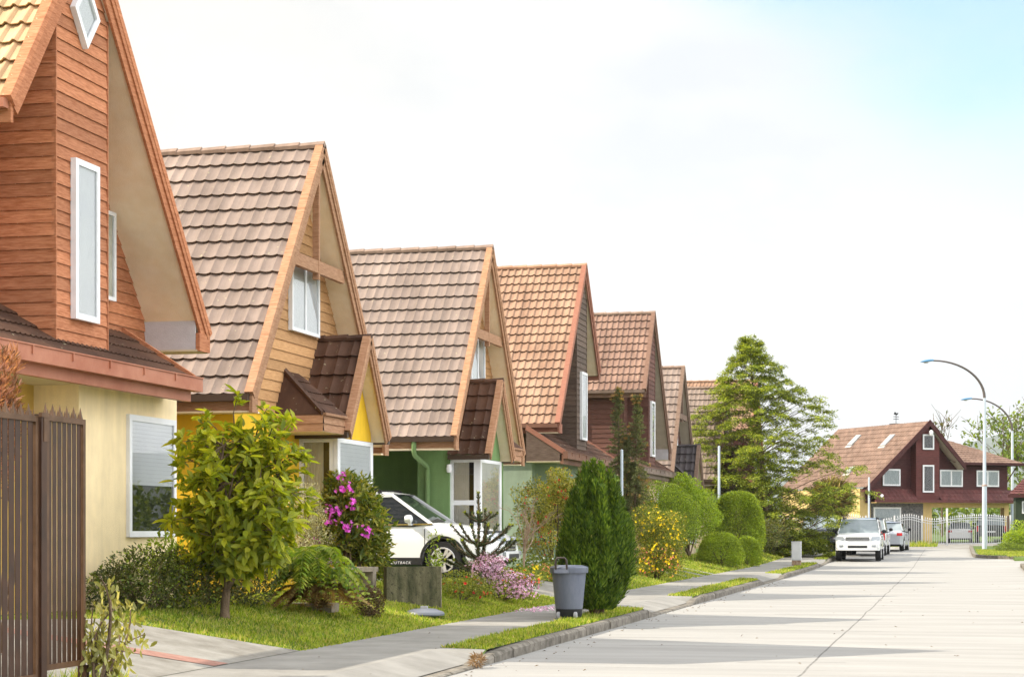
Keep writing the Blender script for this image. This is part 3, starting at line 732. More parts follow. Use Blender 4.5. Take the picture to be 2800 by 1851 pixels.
H5 = dict(Yc=63.4, zr=8.73, L=(61.46, 6.03), R=(67.15, 4.15), m=1, bay=(62.5, 63.9), win=(62.82, 63.55), pent=(59.3, 66.3), room=(63.5, 66.5),
          gwin=(65.2, 66.35, 1.3, 2.8), tile=TILE_BROWN, roman=True, cap=CAP_GREY, wood=woodm('brown_trim', (.14, .075, .05), (.24, .14, .1)), wall=W_RED, wall2=W_RED, soff=pm('pale_soffit', (.46, .4, .32), (.54, .48, .4), scale=4),
          render=stucco('apricot_render', (.6, .33, .09)), render2=stucco('peach_render', (.6, .43, .3)), gut=pm('grey_brown_gutter', (.12, .08, .06), (.2, .14, .11), scale=2, rough=.6), pipe=stucco('peach_pipe', (.55, .4, .25)),
          sidewin=(-12.5, -11.9, 4.2, 5.4), label='house with russet ribbed tile roof and dark red boards over peach walls')
house_a(H5)
GREYT = dict(tile=TILE_GREY, cap=CAP_GREY, wood=woodm('grey_brown_trim', (.12, .075, .05), (.24, .16, .12)), soff=MATS['pale_soffit'])
H6 = dict(Yc=70.58, zr=7.5, L=(67.75, 3.5), R=(76.0 - 1.9, 3.05), m=1, off=.85, uwin=(70.1, 71.3), wall=W_RED, render=stucco('stone_render', (.5, .4, .27)), dark=tilemat('slate_dark_tiles', (.05, .042, .045), (.09, .075, .075)), pipe=MATS['olive_pipe'],
          label='grey-brown roofed gable house with slate dark porch gable, beside the tall feathery tree', **GREYT)
house_b(H6)
H7 = dict(Yc=84.5, zr=7.75, L=(81.4, 3.6), R=(87.6, 3.5), m=-1, dz=.2, uwin=(84, 85.2), wall=W_HONEY, render=stucco('stone_render', (.5, .4, .27)), dark=None, pipe=MATS['olive_pipe'],
          label='grey roofed gable house mostly hidden behind the tall feathery tree', **GREYT)
house_b(H7)
H8 = dict(Yc=97.5, zr=9.05, L=(95.5, 6.4), R=(101.2, 4.5), m=1, dz=.35, bay=(96.8, 98.2), win=(97.15, 97.85), pent=(93.5, 100.2), room=(97.6, 100.4), tile=TILE_ORANGE, roman=True,
          cap=TILE_ORANGE, wood=TRIM_RED, wall=W_RED, wall2=W_RED, soff=MATS['pale_soffit'], render=MATS['peach_render'], render2=MATS['peach_render'], gut=MATS['grey_brown_gutter'], pipe=MATS['peach_pipe'],
          label='farthest roof of the row, orange tiles showing behind the feathery tree')
house_a(H8)
# ------------------------------------------------------------------ plants
RNG = np.random.default_rng(11)
def unit(v): return v / np.maximum(np.linalg.norm(v, axis=1, keepdims=True), 1e-9)
def rdir(n): return unit(RNG.normal(size=(n, 3)))
def leaf_geo(P, D, Nn, L, Wd, fold=.25, droop=.15, rounded=True):
    """leaves with a midrib fold: base P, axis D, approximate normal Nn"""
    n = len(P); L = np.broadcast_to(L, n)[:, None]; Wd = np.broadcast_to(Wd, n)[:, None]
    S = unit(np.cross(D, Nn)); U = np.cross(S, D)
    if rounded:
        mid = P + D * L * .5 - U * L * droop * .2; tip = P + D * L - U * L * droop
        a = P + D * L * .28 + S * Wd * .4 + U * Wd * fold; b = P + D * L * .68 + S * Wd * .46 + U * Wd * fold - U * L * droop * .4
        c = P + D * L * .68 - S * Wd * .46 + U * Wd * fold - U * L * droop * .4; d = P + D * L * .28 - S * Wd * .4 + U * Wd * fold
        V = np.stack([P, a, b, tip, c, d], 1).reshape(-1, 3)
        k = np.arange(n)[:, None] * 6
        F = np.concatenate([k + np.array([[0, 1, 2]]), k + np.array([[0, 2, 3]]), k + np.array([[0, 3, 4]]), k + np.array([[0, 4, 5]])])
    else:
        tip = P + D * L - U * L * droop
        a = P + D * L * .45 + S * Wd * .5 + U * Wd * fold; d = P + D * L * .45 - S * Wd * .5 + U * Wd * fold
        V = np.stack([P, a, tip, d], 1).reshape(-1, 3); k = np.arange(n)[:, None] * 4
        F = np.concatenate([k + np.array([[0, 1, 2]]), k + np.array([[0, 2, 3]])])
    return V, F
class NB:
    def __init__(s): s.V = []; s.F = []; s.n = 0
    def add(s, VF): V, F = VF; s.V.append(V); s.F.append(F + s.n); s.n += len(V); return s
    def build(s, name, mat, parent=None, org=None): return npmesh(name, np.concatenate(s.V), np.concatenate(s.F), mat, parent, org)
def clump_pts(clumps, n, shell=.5, lump=.16):
    """points through a set of ellipsoid clumps (cx,cy,cz,rx,ry,rz), denser towards the outside; returns points and outward directions"""
    cl = np.array(clumps, float); a = (cl[:, 3] * cl[:, 4] + cl[:, 4] * cl[:, 5] + cl[:, 3] * cl[:, 5]); a /= a.sum()
    idx = RNG.choice(len(cl), n, p=a); d = rdir(n)
    ph = cl[idx, :3].sum(1) * 7
    bump = 1 + lump * np.sin(d[:, 0] * 5 + ph) * np.sin(d[:, 1] * 4.3 + ph * 1.7) + lump * .7 * np.sin(d[:, 2] * 7 + ph * .6)
    r = (1 - shell * RNG.random(n) ** 1.6) * bump
    return cl[idx, :3] + d * cl[idx, 3:] * r[:, None], d
def leaves_on(P, d, L, Wd, up=.35, rnd=.8, out=.7, jit=.3, **kw):
    n = len(P); D = unit(d * out + rdir(n) * rnd + np.array([0, 0, up])); Nn = unit(rdir(n) * .7 + np.array([0, 0, 1.]) + d * .5)
    s = 1 + jit * RNG.normal(size=n).clip(-1.5, 1.5)
    return leaf_geo(P, D, Nn, L * s, Wd * s, **kw)
def limb(b, p, q, r0, r1, bend=.12, n=6, seg=5, rng=random.Random(4)):
    p, q = Vector(p), Vector(q); L = (q - p).length; off = Vector((rng.uniform(-1, 1), rng.uniform(-1, 1), rng.uniform(0, 1))) * L * bend
    pts = [p.lerp(q, t) + off * (4 * t * (1 - t)) for t in [i / seg for i in range(seg + 1)]]
    b.tube(pts, [r0 + (r1 - r0) * i / seg for i in range(seg + 1)], n); return pts
BARK = pm('brown_bark', (.09, .06, .035), (.2, .14, .09), scale=14, stretch=(1, 1, .3), bump=.7, bscale=40, rough=.95)
TWIG = pm('pale_twigs', (.3, .2, .13), (.45, .33, .23), scale=10, rough=.9)
L_MAG = leafm('magnolia_leaves', [(.1, .135, .01), (.165, .195, .014), (.235, .26, .02), (.33, .33, .035)], .5, .42)
L_DARK = leafm('dark_shrub_leaves', [(.02, .03, .008), (.05, .06, .015), (.09, .1, .025), (.13, .11, .04)], .25)
L_MID = leafm('mid_green_leaves', [(.045, .075, .01), (.09, .13, .016), (.16, .2, .03)], .35)
L_LIME = leafm('lime_leaves', [(.09, .14, .012), (.17, .24, .02), (.28, .34, .04)], .4)
L_RHODO = leafm('rhododendron_leaves', [(.045, .075, .01), (.1, .135, .016), (.18, .2, .03), (.28, .24, .05)], .3, .4)
L_FUCH = leafm('hedge_leaves', [(.06, .08, .012), (.15, .17, .025), (.27, .26, .05), (.38, .3, .08)], .35)
L_OLIVE = leafm('grey_olive_leaves', [(.16, .15, .08), (.3, .28, .16), (.45, .42, .28)], .25)
L_CYP = leafm('cypress_sprays', [(.026, .055, .006), (.06, .105, .01), (.13, .185, .018)], .25, .6)
L_CONIF = leafm('conifer_sprays', [(.045, .07, .012), (.1, .14, .018), (.19, .225, .026), (.33, .35, .05)], .3, .6)
L_FERN = leafm('fern_fronds', [(.07, .12, .015), (.14, .2, .025), (.24, .26, .05)], .4)
L_FERNB = leafm('dry_fern_fronds', [(.1, .05, .02), (.17, .1, .035), (.2, .15, .05)], .3)
L_BROWN = leafm('brown_clipped_leaves', [(.03, .018, .01), (.07, .04, .02), (.12, .08, .03)], .2)
L_RED = leafm('reddish_leaves', [(.09, .05, .025), (.25, .11, .06), (.4, .2, .13)], .3)
L_ARAU = leafm('spiky_scales', [(.012, .022, .008), (.025, .042, .012), (.045, .065, .018)], .1, .5)
L_TIP = leafm('lime_shoots', [(.16, .2, .02), (.25, .27, .03)], .3)
L_SPRUCE = leafm('blue_green_needles', [(.06, .08, .03), (.11, .13, .05), (.2, .19, .08)], .25)
L_PALM = leafm('cordyline_blades', [(.05, .04, .015), (.14, .1, .04), (.3, .24, .1), (.12, .15, .03)], .3)
L_HEDGE = leafm('clipped_hedge_leaves', [(.08, .13, .01), (.17, .23, .018), (.31, .36, .028)], .25)
L_GRASS = leafm('grass_blades', [(.055, .1, .008), (.11, .165, .012), (.17, .22, .02), (.24, .26, .05), (.3, .25, .1)], .45, .6)
F_MAG = leafm('magenta_petals', [(.5, .05, .42), (.62, .1, .55), (.72, .2, .62)], .35, tcol=(1, 1, 1))
F_PINK = leafm('pale_pink_petals', [(.5, .24, .38), (.6, .38, .5), (.7, .55, .62)], .35, tcol=(1, 1, 1))
F_RED = leafm('red_petals', [(.5, .02, .02), (.65, .05, .04)], .3, tcol=(1, 1, 1))
F_YEL = leafm('yellow_petals', [(.75, .5, .01), (.85, .65, .02)], .35, tcol=(1, 1, 1))
F_WHITE = leafm('white_petals', [(.7, .68, .66), (.8, .78, .76)], .3, tcol=(1, 1, 1))
F_CORAL = leafm('coral_petals', [(.6, .16, .1), (.7, .26, .17)], .3, tcol=(1, 1, 1))
def flowers(parent, P, d, r, mat, name='blossoms', petals=5):
    n = len(P); nb = NB(); ax = unit(d * .8 + rdir(n) * .5 + np.array([0, 0, .25])); u = unit(np.cross(ax, rdir(n))); v = np.cross(ax, u)
    for k in range(petals):
        a = 2 * PI * k / petals; D = unit(u * math.cos(a) + v * math.sin(a) + ax * .5)
        nb.add(leaf_geo(P, D, ax, r * (1 + .2 * RNG.normal(size=n)), r * .8, fold=.1, droop=-.1, rounded=False))
    return nb.build(name, mat, parent)
def shrub(name, label, cat, base, clumps, n, L, Wd, mat, stems=7, stem_r=.02, shell=.55, group=None, trunk=None, part='foliage', bark=None, lump=.16, rounded=False, cut=None, fol2=None, **kw):
    """clumps in metres relative to the base"""
    root = thing(name, label, cat, base, group); B = np.array(base)
    cl = [(c[0] + B[0], c[1] + B[1], c[2] + B[2], *c[3:]) for c in clumps]
    P, d = clump_pts(cl, n, shell, lump)
    ok = P[:, 2] > B[2] + .015; P, d = P[ok], d[ok]
    if fol2:
        m2, frac = fol2; s = RNG.random(len(P)) < frac
        npmesh(part, *leaves_on(P[~s], d[~s], L, Wd, rounded=rounded, **kw), mat, root); npmesh('foliage', *leaves_on(P[s], d[s], L, Wd, rounded=rounded, **kw), m2, root)
    else: npmesh(part, *leaves_on(P, d, L, Wd, rounded=rounded, **kw), mat, root)
    b = MB(); rg = random.Random(hash(label) % 1000 if False else len(label))
    for i in range(stems):
        c = cl[rg.randrange(len(cl))]
        q = (c[0] + rg.uniform(-.5, .5) * c[3], c[1] + rg.uniform(-.5, .5) * c[4], c[2] + rg.uniform(-.1, .5) * c[5])
        s = (base[0] + rg.uniform(-1, 1) * stem_r * 2, base[1] + rg.uniform(-1, 1) * stem_r * 2, base[2] - .05)
        limb(b, s, q, stem_r, stem_r * .3, .1, 5, 4, rg)
    if stems: b.build('stems', bark or BARK, root, smooth=60)
    return root, P, d
def sel(P, d, n, front=True, top=None):
    """pick outer points that face the street or the camera"""
    k = RNG.permutation(len(P)); s = d[k, 1] * -.8 + d[k, 0] * .5 + d[k, 2] * .5 > (.1 if front else -9)
    k = k[s][:n]; return P[k], d[k]
# --- magnolia: whorls of big leaves at the twig ends
def magnolia():
    base = gp(615, 1690); root = thing('magnolia_tree', 'broad leafed young tree with short forked trunk on the front lawn', 'tree', base); b = MB(); rg = random.Random(8)
    B = Vector(base); fork = B + Vector((.02, .0, .34))
    b.tube([B - Vector((0, 0, .05)), B + Vector((.0, 0, .12)), fork], [.07, .055, .05], 9)
    C0 = Vector((B.x + .16, B.y + .1, 2.0)); tips = []
    mains = []
    for i in range(9):
        a = i * 2.4; r = rg.uniform(.25, .62); q = C0 + Vector((math.cos(a) * r, math.sin(a) * r * .9, rg.uniform(-.45, .55)))
        pts = limb(b, fork, q, .035, .014, .12, 7, 6, rg); mains.append(pts)
    for pts in mains:
        for k in range(38):
            p = pts[rg.randrange(2, 7)]; d = Vector((rg.gauss(0, 1), rg.gauss(0, 1), rg.gauss(.25, .8))).normalized()
            q = p + d * rg.uniform(.2, .55); e = q - C0
            s = math.sqrt((e.x / .93) ** 2 + (e.y / .86) ** 2 + (e.z / (1.0 if e.z > 0 else 1.02)) ** 2)
            if s > 1: q = C0 + e / s
            limb(b, p, q, .01, .004, .1, 4, 3, rg); tips.append(q)
    # lower skirt clusters and a few free shoots
    for (dx, dy, dz) in ((-.05, -.35, -.92), (.2, -.3, -.85), (.45, -.1, -.7), (-.3, -.2, -.62), (-.45, -.1, -.75), (0, .3, -.95), (.3, .3, -.9), (-.2, -.35, -.8), (.55, -.25, -.75), (.68, .1, -.5), (.86, 0, -.1), (-.74, -.1, .38), (-.5, 0, .8), (-.05, 0, 1.05), (.3, .1, .95), (-.8, .1, .1), (-.72, 0, -.3)):
        q = C0 + Vector((dx, dy, dz)); limb(b, C0 + Vector((dx, dy, dz)) * .5, q, .012, .005, .1, 4, 3, rg); tips.append(q)
    b.build('trunk', BARK, root, smooth=60)
    T = np.array([tuple(t) for t in tips]); m = 13
    P = np.repeat(T, m, 0) + RNG.normal(size=(len(T) * m, 3)) * .035
    ax = unit((T - np.array(C0)) * np.array([1, 1, .8]) + np.array([0, 0, .55])); ax = np.repeat(ax, m, 0)
    D = unit(ax * .6 + rdir(len(P)) * .95 + np.array([0, 0, -.05])); Nn = unit(ax + rdir(len(P)) * .35 + np.array([0, 0, .8]))
    npmesh('crown', *leaf_geo(P, D, Nn,   .15 * (1 + .25 * RNG.normal(size=len(P)).clip(-1.5, 1.5)), .068, fold=.14, droop=.3), L_MAG, root)
magnolia()
def px_m(base): return (-base[0] * st + base[1] * ct) / FPX   # metres per photo pixel at a base point
# --- shrubs under the first window
shrub('garden_shrub', 'dark low spreading shrub in front of the cream wall', 'shrub', (-9.35, 20.9, .5), [(0, 0, .38, .5, .45, .38), (.35, .5, .4, .42, .4, .4), (-.3, -.2, .3, .35, .35, .3)], 5200, .05, .024, L_DARK, stems=8, fol2=(L_MID, .25))
shrub('garden_shrub', 'dark rounded shrub half hidden behind the magnolia trunk', 'shrub', (-9.2, 22.6, .5), [(0, 0, .38, .5, .45, .36), (.3, .5, .35, .4, .4, .33)], 3600, .05, .024, L_DARK, stems=6)
shrub('garden_shrub', 'loose light green plants beneath the big ground floor window', 'shrub', (-9.6, 22.0, .5), [(0, 0, .5, .3, .75, .42), (0, .6, .45, .25, .5, .45)], 1500, .07, .03, L_LIME, stems=8, stem_r=.01, shell=.8)
# --- drooping shrub at the gate
def gate_shrub():
    base = (-7.0, 14.72, .16); root = thing('drooping_shrub', 'sparse shrub with drooping olive leaves beside the dark gate', 'shrub', base); b = MB(); rg = random.Random(5); T = []
    B = Vector(base)
    for i, (x, y, z) in enumerate([(0, .05, .95), (-.02, .3, .8), (.04, .58, .66), (.08, .78, .42), (0, .25, .55), (-.08, .1, .7), (.05, .4, .7), (0, .02, .45), (.06, .2, .3), (-.05, .48, .48)]):
        q = B + Vector((x, y, z)); pts = limb(b, B + Vector((0, rg.uniform(-.03, .05), -.03)), q, .018, .004, .14, 6, 6, rg)
        T += [tuple(p) for p in pts[2:]] * (2 if i else 1)
    b.tube([B + Vector((0, .25, 0)), B + Vector((.02, .34, .12)), B + Vector((.02, .42, .18))], [.01, .008, .005], 5)
    b.build('stems', BARK, root, smooth=60); T = np.array(T); P = np.repeat(T, 4, 0) + RNG.normal(size=(len(T) * 4, 3)) * .055
    D = unit(rdir(len(P)) * .6 + np.array([0, .1, -.7])); npmesh('foliage', *leaf_geo(P, D, rdir(len(P)), .085, .036, fold=.2, droop=.1), leafm('olive_drooping_leaves', [(.09, .09, .02), (.2, .2, .05), (.33, .31, .12)], .35), root)
gate_shrub()
shrub('conifer_shrub', 'reddish upright shrub with pale tips rising behind the gate', 'shrub', (-8.3, 15.45, .45), [(0, 0, 2.05, .2, .26, .6), (0, -.25, 1.95, .22, .3, .62)], 3600, .1, .016, L_RED, stems=5, up=.9, shell=.7)
shrub('hedge', 'green hedge glimpsed through the gaps of the dark gate', 'hedge', (-9.3, 13.4, .5), [(0, -.6, .7, .4, .8, .7), (0, .7, .65, .4, .8, .65)], 5200, .055, .03, L_LIME, stems=5)
# --- fern and little brown box by it
def fern(base, R, n, mat, name, label, up=.7, dens=22, root=None):
    root = root or thing(name, label, 'fern', base); rg = random.Random(int(R * 100)); nb = NB()
    for i in range(n):
        a = i * 2.399 + rg.uniform(-.3, .3); r = R * rg.uniform(.6, 1.05); h = R * up * rg.uniform(.7, 1.25)
        pts = []
        for t in np.linspace(0, 1, dens): pts.append((base[0] + math.cos(a) * r * t, base[1] + math.sin(a) * r * t, base[2] + .05 + h * (1.9 * t - 1.75 * t * t)))
        pts = np.array(pts); tan = unit(np.gradient(pts, axis=0)); side = unit(np.cross(tan, np.array([[0, 0, 1.]])))
        w = .2 * R * np.sin(PI * (np.linspace(.12, .97, dens))) ** .8 * rg.uniform(.8, 1.15)
        for s in (1, -1):
            D = unit(side * s + tan * .45 + np.array([0, 0, -.18]))
            nb.add(leaf_geo(pts[2:], D[2:], np.tile([0, 0, 1.], (dens - 2, 1)), w[2:], .038 * R / .6 * 1.0, fold=.1, droop=.2, rounded=False))
        nb.add(leaf_geo(pts[:-1], tan[:-1], np.tile([0, 0, 1.], (dens - 1, 1)), r / dens * 1.6, .012, rounded=False))
    nb.build('fronds', mat, root); return root
fb = gp(850, 1680); ro = fern((fb[0], fb[1], fb[2]), .85, 40, L_FERN, 'fern', 'large arching fern with bright fronds on the lawn before the concrete bench', 1.6)
fern((fb[0] + .1, fb[1] + .1, fb[2] - .02), .7, 34, L_FERNB, '', '', .9, root=ro)
bb = gp(1012, 1688); shrub('clipped_shrub', 'small brown clipped ball shrub beside the arching fern', 'shrub', bb, [(0, 0, .2, .2, .2, .24)], 2600, .028, .014, L_BROWN, stems=5, stem_r=.008, lump=.04)
# --- rhododendron and the grey bush behind
rb = (xat(962, 29.0), 29.0, .52)
r_, P, d = shrub('rhododendron', 'tall rhododendron with magenta flower heads behind the concrete bench', 'shrub', rb, [(-.05, 0, 1.45, .42, .42, .4), (.1, .1, 1.1, .46, .43, .45), (-.3, -.1, .95, .42, .4, .4), (.16, .2, .75, .38, .4, .4), (.25, .33, .5, .29, .32, .35), (-.2, 0, 1.6, .25, .25, .26)], 5600, .115, .04, L_RHODO, stems=10, stem_r=.028, shell=.5)
hs = np.array([(-.08, -.25, 1.78), (-.06, -.36, 1.58), (.06, -.36, 1.62), (.14, -.4, 1.38), (-.12, -.45, 1.24), (-.24, -.44, 1.26), (-.22, -.48, 1.08), (.08, -.46, 1.04), (.34, -.3, .92), (-.5, -.35, .8), (-.3, -.4, .42)]) + np.array(rb)
P2 = np.repeat(hs, 15, 0) + RNG.normal(size=(len(hs) * 15, 3)) * .042; flowers(r_, P2, unit(P2 - np.repeat(hs, 15, 0) + np.array([.1, -.06, .03])), .04, F_MAG)
shrub('garden_bush', 'pale grey-olive feathery bush by the yellow house wall', 'shrub', (-9.25, 26.3, .52), [(0, 0, 1.3, .28, .28, .42), (.02, .2, .9, .32, .34, .5), (-.1, -.15, .7, .3, .3, .5)], 6200, .028, .014, L_OLIVE, stems=9, stem_r=.012, shell=.8)
sb = (-8.55, 30.9, .5); shrub('young_shrub', 'small lime green shoot standing behind the mossy slab', 'shrub', sb, [(0, 0, .85, .1, .1, .14), (.02, 0, .5, .14, .14, .2), (0, 0, .3, .1, .1, .15)], 260, .06, .024, L_LIME, stems=3, stem_r=.008, up=.5)
# --- monkey puzzle
def monkey():
    base = gp(1308, 1604); root = thing('monkey_puzzle_tree', 'dark spiky monkey puzzle sapling before the white car', 'tree', base); rg = random.Random(21); b = MB(); nb = NB(); nt_ = NB(); B = Vector(base)
    def arm(pts, r0):
        pts = [Vector(p) for p in pts]; L = sum((pts[i + 1] - pts[i]).length for i in range(len(pts) - 1)); n = len(pts)
        b.tube(pts, [r0 * (1 - .35 * i / (n - 1)) for i in range(n)], 6)
        m = int(L / .0042); t = RNG.random(m) * (n - 1); i = np.minimum(t.astype(int), n - 2); f = (t - i)[:, None]
        A = np.array([tuple(p) for p in pts]); P = A[i] * (1 - f) + A[i + 1] * f; T = unit(A[i + 1] - A[i]); R = unit(np.cross(T, rdir(m)))
        nb.add(leaf_geo(P + R * r0 * .6, unit(R * .8 + T * .75), T, .052, .022, fold=.1, droop=-.1, rounded=False))
        e = A[-1] + RNG.normal(size=(26, 3)) * .012; nt_.add(leaf_geo(e, unit(rdir(26) * .6 + T[-1]), rdir(26), .035, .016, rounded=False))
    H_ = 1.72
    arm([B, B + Vector((0, 0, .6)), B + Vector((.01, 0, 1.2)), B + Vector((.0, 0, H_))], .03)
    arm([B + Vector((.02, .02, .3)), B + Vector((.09, .02, .6)), B + Vector((.12, .02, 1.0)), B + Vector((.13, .0, 1.42))], .026)
    for lev, cnt, r, lift in ((.3, 9, .74, .2), (.5, 9, .7, .36), (.76, 7, .6, .38), (1.2, 6, .34, .16)):
        for k in range(cnt):
            a = 2 * PI * (k + rg.uniform(-.25, .25)) / cnt + lev * 3; rr = r * rg.uniform(.8, 1.12); s = B + Vector((.03, 0, lev)); c, s_ = math.cos(a), math.sin(a)
            arm([s, s + Vector((c * rr * .4, s_ * rr * .4, lift * .2)), s + Vector((c * rr * .75, s_ * rr * .75, lift * .58)), s + Vector((c * rr, s_ * rr, lift))], .02)
    b.build('trunk', BARK, root, smooth=60); nb.build('crown', L_ARAU, root); nt_.build('shoots', L_TIP, root)
monkey()
# --- azaleas and flower bed
ab = gp(1370, 1640); r_, P, d = shrub('azalea', 'sprawling azalea covered in pale pink flowers beside the wheeled bin', 'shrub', ab, [(-.3, 0, .45, .34, .34, .26), (.15, -.1, .28, .42, .38, .26), (.4, -.2, .2, .3, .3, .2), (-.35, .3, .55, .28, .28, .22)], 3600, .035, .016, L_BROWN, stems=9, stem_r=.012, fol2=(L_DARK, .4))
q = sel(P, d, 520, True); flowers(r_, *q, .034, F_PINK)
ab2 = gp(1258, 1640); r_, P, d = shrub('azalea', 'low round azalea with a few red flowers at the end of the slab', 'shrub', ab2, [(0, 0, .25, .38, .36, .24), (.25, .2, .2, .3, .3, .2)], 3000, .035, .016, L_RHODO, stems=6, stem_r=.01); flowers(r_, *sel(P, d, 16), .035, F_RED)
r_, P, d = shrub('azalea', 'pink flowering shrub under the monkey puzzle arms', 'shrub', (-8.42, 34.0, .5), [(0, 0, .36, .26, .36, .22), (.25, -.4, .3, .25, .3, .22)], 1500, .035, .015, L_BROWN, stems=6, stem_r=.01, shell=.8); flowers(r_, *sel(P, d, 300), .032, F_PINK)
bed = gp(1440, 1575)
for i, (x, y, mat, fm, lab) in enumerate(((1425, 1585, L_MID, F_YEL, 'low bedding plant with yellow and white flowers'), (1480, 1580, L_FUCH, F_CORAL, 'low bedding plant with coral flowers near the bin'), (1395, 1600, L_RHODO, F_RED, 'low brownish bedding plant beside the pink azalea'), (1455, 1560, L_MID, F_WHITE, 'leafy green bedding plants at the foot of the hedge'))):
    bp = gp(x, y + 6); r_, P, d = shrub('bedding_plant', lab, 'plant', bp, [(0, 0, .16, .42, .34, .2), (.3, .2, .14, .3, .3, .18)], 1300, .05, .022, mat, stems=4, stem_r=.006, shell=.8); flowers(r_, *sel(P, d, 34), .04, fm)
# --- bare twiggy shrub
def bare():
    base = (-9.0, 39.75, .5); root = thing('bare_shrub', 'leafless pale twiggy shrub beside the green house bay window', 'shrub', base); b = MB(); rg = random.Random(9); B = Vector(base)
    def grow(p, d, L, r, lev):
        q = p + d * L; pts = limb(b, p, q, r, r * .55, .06, 5 if lev < 2 else 3, 3, rg)
        if lev < 4:
            for k in range(3 if lev else 7):
                e = (d + Vector((rg.gauss(0, .45), rg.gauss(0, .45), rg.gauss(.12, .3)))).normalized(); grow(pts[rg.randrange(1, 4)], e, L * rg.uniform(.5, .78), r * .55, lev + 1)
    grow(B, Vector((0, 0, 1)), .7, .03, 0); b.build('twigs', TWIG, root)
bare()
# --- fuchsia hedge
hb = (-9.15, 43.6, .5); r_, P, d = shrub('flowering_hedge', 'tall loose hedge with yellow-green leaves and small red flowers left of the cypress', 'hedge', hb, [(-.35, -.5, 1.6, .5, .5, .6), (.3, .1, 1.75, .55, .6, .55), (0, .6, 1.4, .5, .6, .6), (.5, .3, .9, .55, .6, .7), (-.3, -.6, .8, .5, .5, .6), (.15, -.3, 2.1, .3, .3, .35), (.55, .6, 1.3, .4, .4, .5)], 21000, .055, .026, L_FUCH, stems=14, stem_r=.022, shell=.6, lump=.22)
flowers(r_, *sel(P, d, 170), .034, F_RED)
pb = (-8.3, 42.2, .45); o = MB().tube([(pb[0], pb[1], pb[2] - .05), (pb[0] + .02, pb[1], pb[2] + 1.35)], .014, 8).build('garden_stake', PVC, org=pb); tag(o, 'thin white stake standing before the red flowered hedge', 'stake')
r_, P, d = shrub('flowering_shrub', 'greyish shrub with white flower clusters left of the cypress foot', 'shrub', (-7.75, 40.6, .35), [(0, 0, .6, .3, .3, .35), (.1, .2, .4, .35, .35, .35)], 2400, .045, .018, L_SPRUCE, stems=6, stem_r=.01); flowers(r_, *sel(P, d, 300), .026, F_WHITE)
# --- clipped cypress with many spires
def cypress():
    base = gp(1632, 1682); root = thing('cypress', 'dense clipped cypress with pointed spires on the grass verge beside the bin', 'tree', base); rg = random.Random(3); B = np.array(base); nb = NB()
    H_ = 2.42
    def env(z): # body radius at height fraction
        f = z / H_
        return .48 * (np.clip(np.sin(PI * np.clip(f * .92 + .13, 0, 1)), 0, 1) ** .62) * np.where(f < .1, .55 + f * 4.5, 1)
    n = 15000; z = RNG.random(n) ** .85 * H_ * .66 + .08; a = RNG.random(n) * 2 * PI
    rib = 1 + .13 * (np.abs(np.sin(a * 4.5 + np.sin(z * 2.4) * .8)) - .5) + .09 * np.sin(a * 13 + z * 7) * np.sin(z * 9 + a * 5); r = env(z) * rib * (1 - .22 * RNG.random(n) ** 2)
    fade = RNG.random(n) < np.clip(1.9 - z / H_ * 2.9, 0, 1); P = np.stack([np.cos(a) * r, np.sin(a) * r, z], 1)[fade] + B; rad = np.stack([np.cos(a), np.sin(a), np.zeros(n)], 1)[fade]
    D = unit(rad * .6 + np.array([0, 0, 1.]) + rdir(len(P)) * .5); nb.add(leaf_geo(P, D, unit(rad + rdir(len(P)) * .6), .085 * (1 + .5 * RNG.random(len(P))), .03, fold=.2, droop=-.05, rounded=False))
    spires = [(-.06, 0, 1.02), (-.17, -.1, .98), (-.27, -.02, .93), (.09, -.08, .98), (.2, .02, .93), (-.36, -.1, .84), (.02, -.24, .9), (.3, -.12, .85), (-.2, -.28, .83), (.4, 0, .76), (.16, -.34, .8), (-.44, .03, .74), (.36, -.24, .7), (-.36, -.3, .68), (.48, .1, .64), (-.04, -.44, .68), (.25, .3, .88), (-.22, .28, .9), (0, .4, .8), (.48, -.14, .56), (-.49, -.18, .56), (.24, -.46, .58), (-.24, -.46, .56), (.06, -.5, .5)]
    for (x, y, tf_) in spires:
        top = H_ * tf_ * rg.uniform(.97, 1.04); m = 620; f = RNG.random(m) ** .75; L_ = .78; zz = top - f * L_; w = .006 + .125 * f ** 1.0; a = RNG.random(m) * 2 * PI; rad = np.stack([np.cos(a), np.sin(a), 0 * a], 1)
        kx = 1 + .05 * (top - zz); P = np.stack([x * kx + np.cos(a) * w, y * kx + np.sin(a) * w, zz], 1) + B
        D = unit(rad * .55 + np.array([0, 0, 1.]) + rdir(m) * .45); nb.add(leaf_geo(P, D, unit(rad + rdir(m) * .5), .075 * (1 + .5 * RNG.random(m)), .026, fold=.2, droop=-.05, rounded=False))
    nb.build('crown', L_CYP, root); b = MB()
    for (x, y) in ((-.06, 0), (.05, .03), (0, -.05)): MB().tube([(base[0] + x, base[1] + y, base[2] - .05), (base[0] + x * 2, base[1] + y * 2, base[2] + .6)], [.06, .04], 7).build('trunk', BARK, root, smooth=60)
cypress()
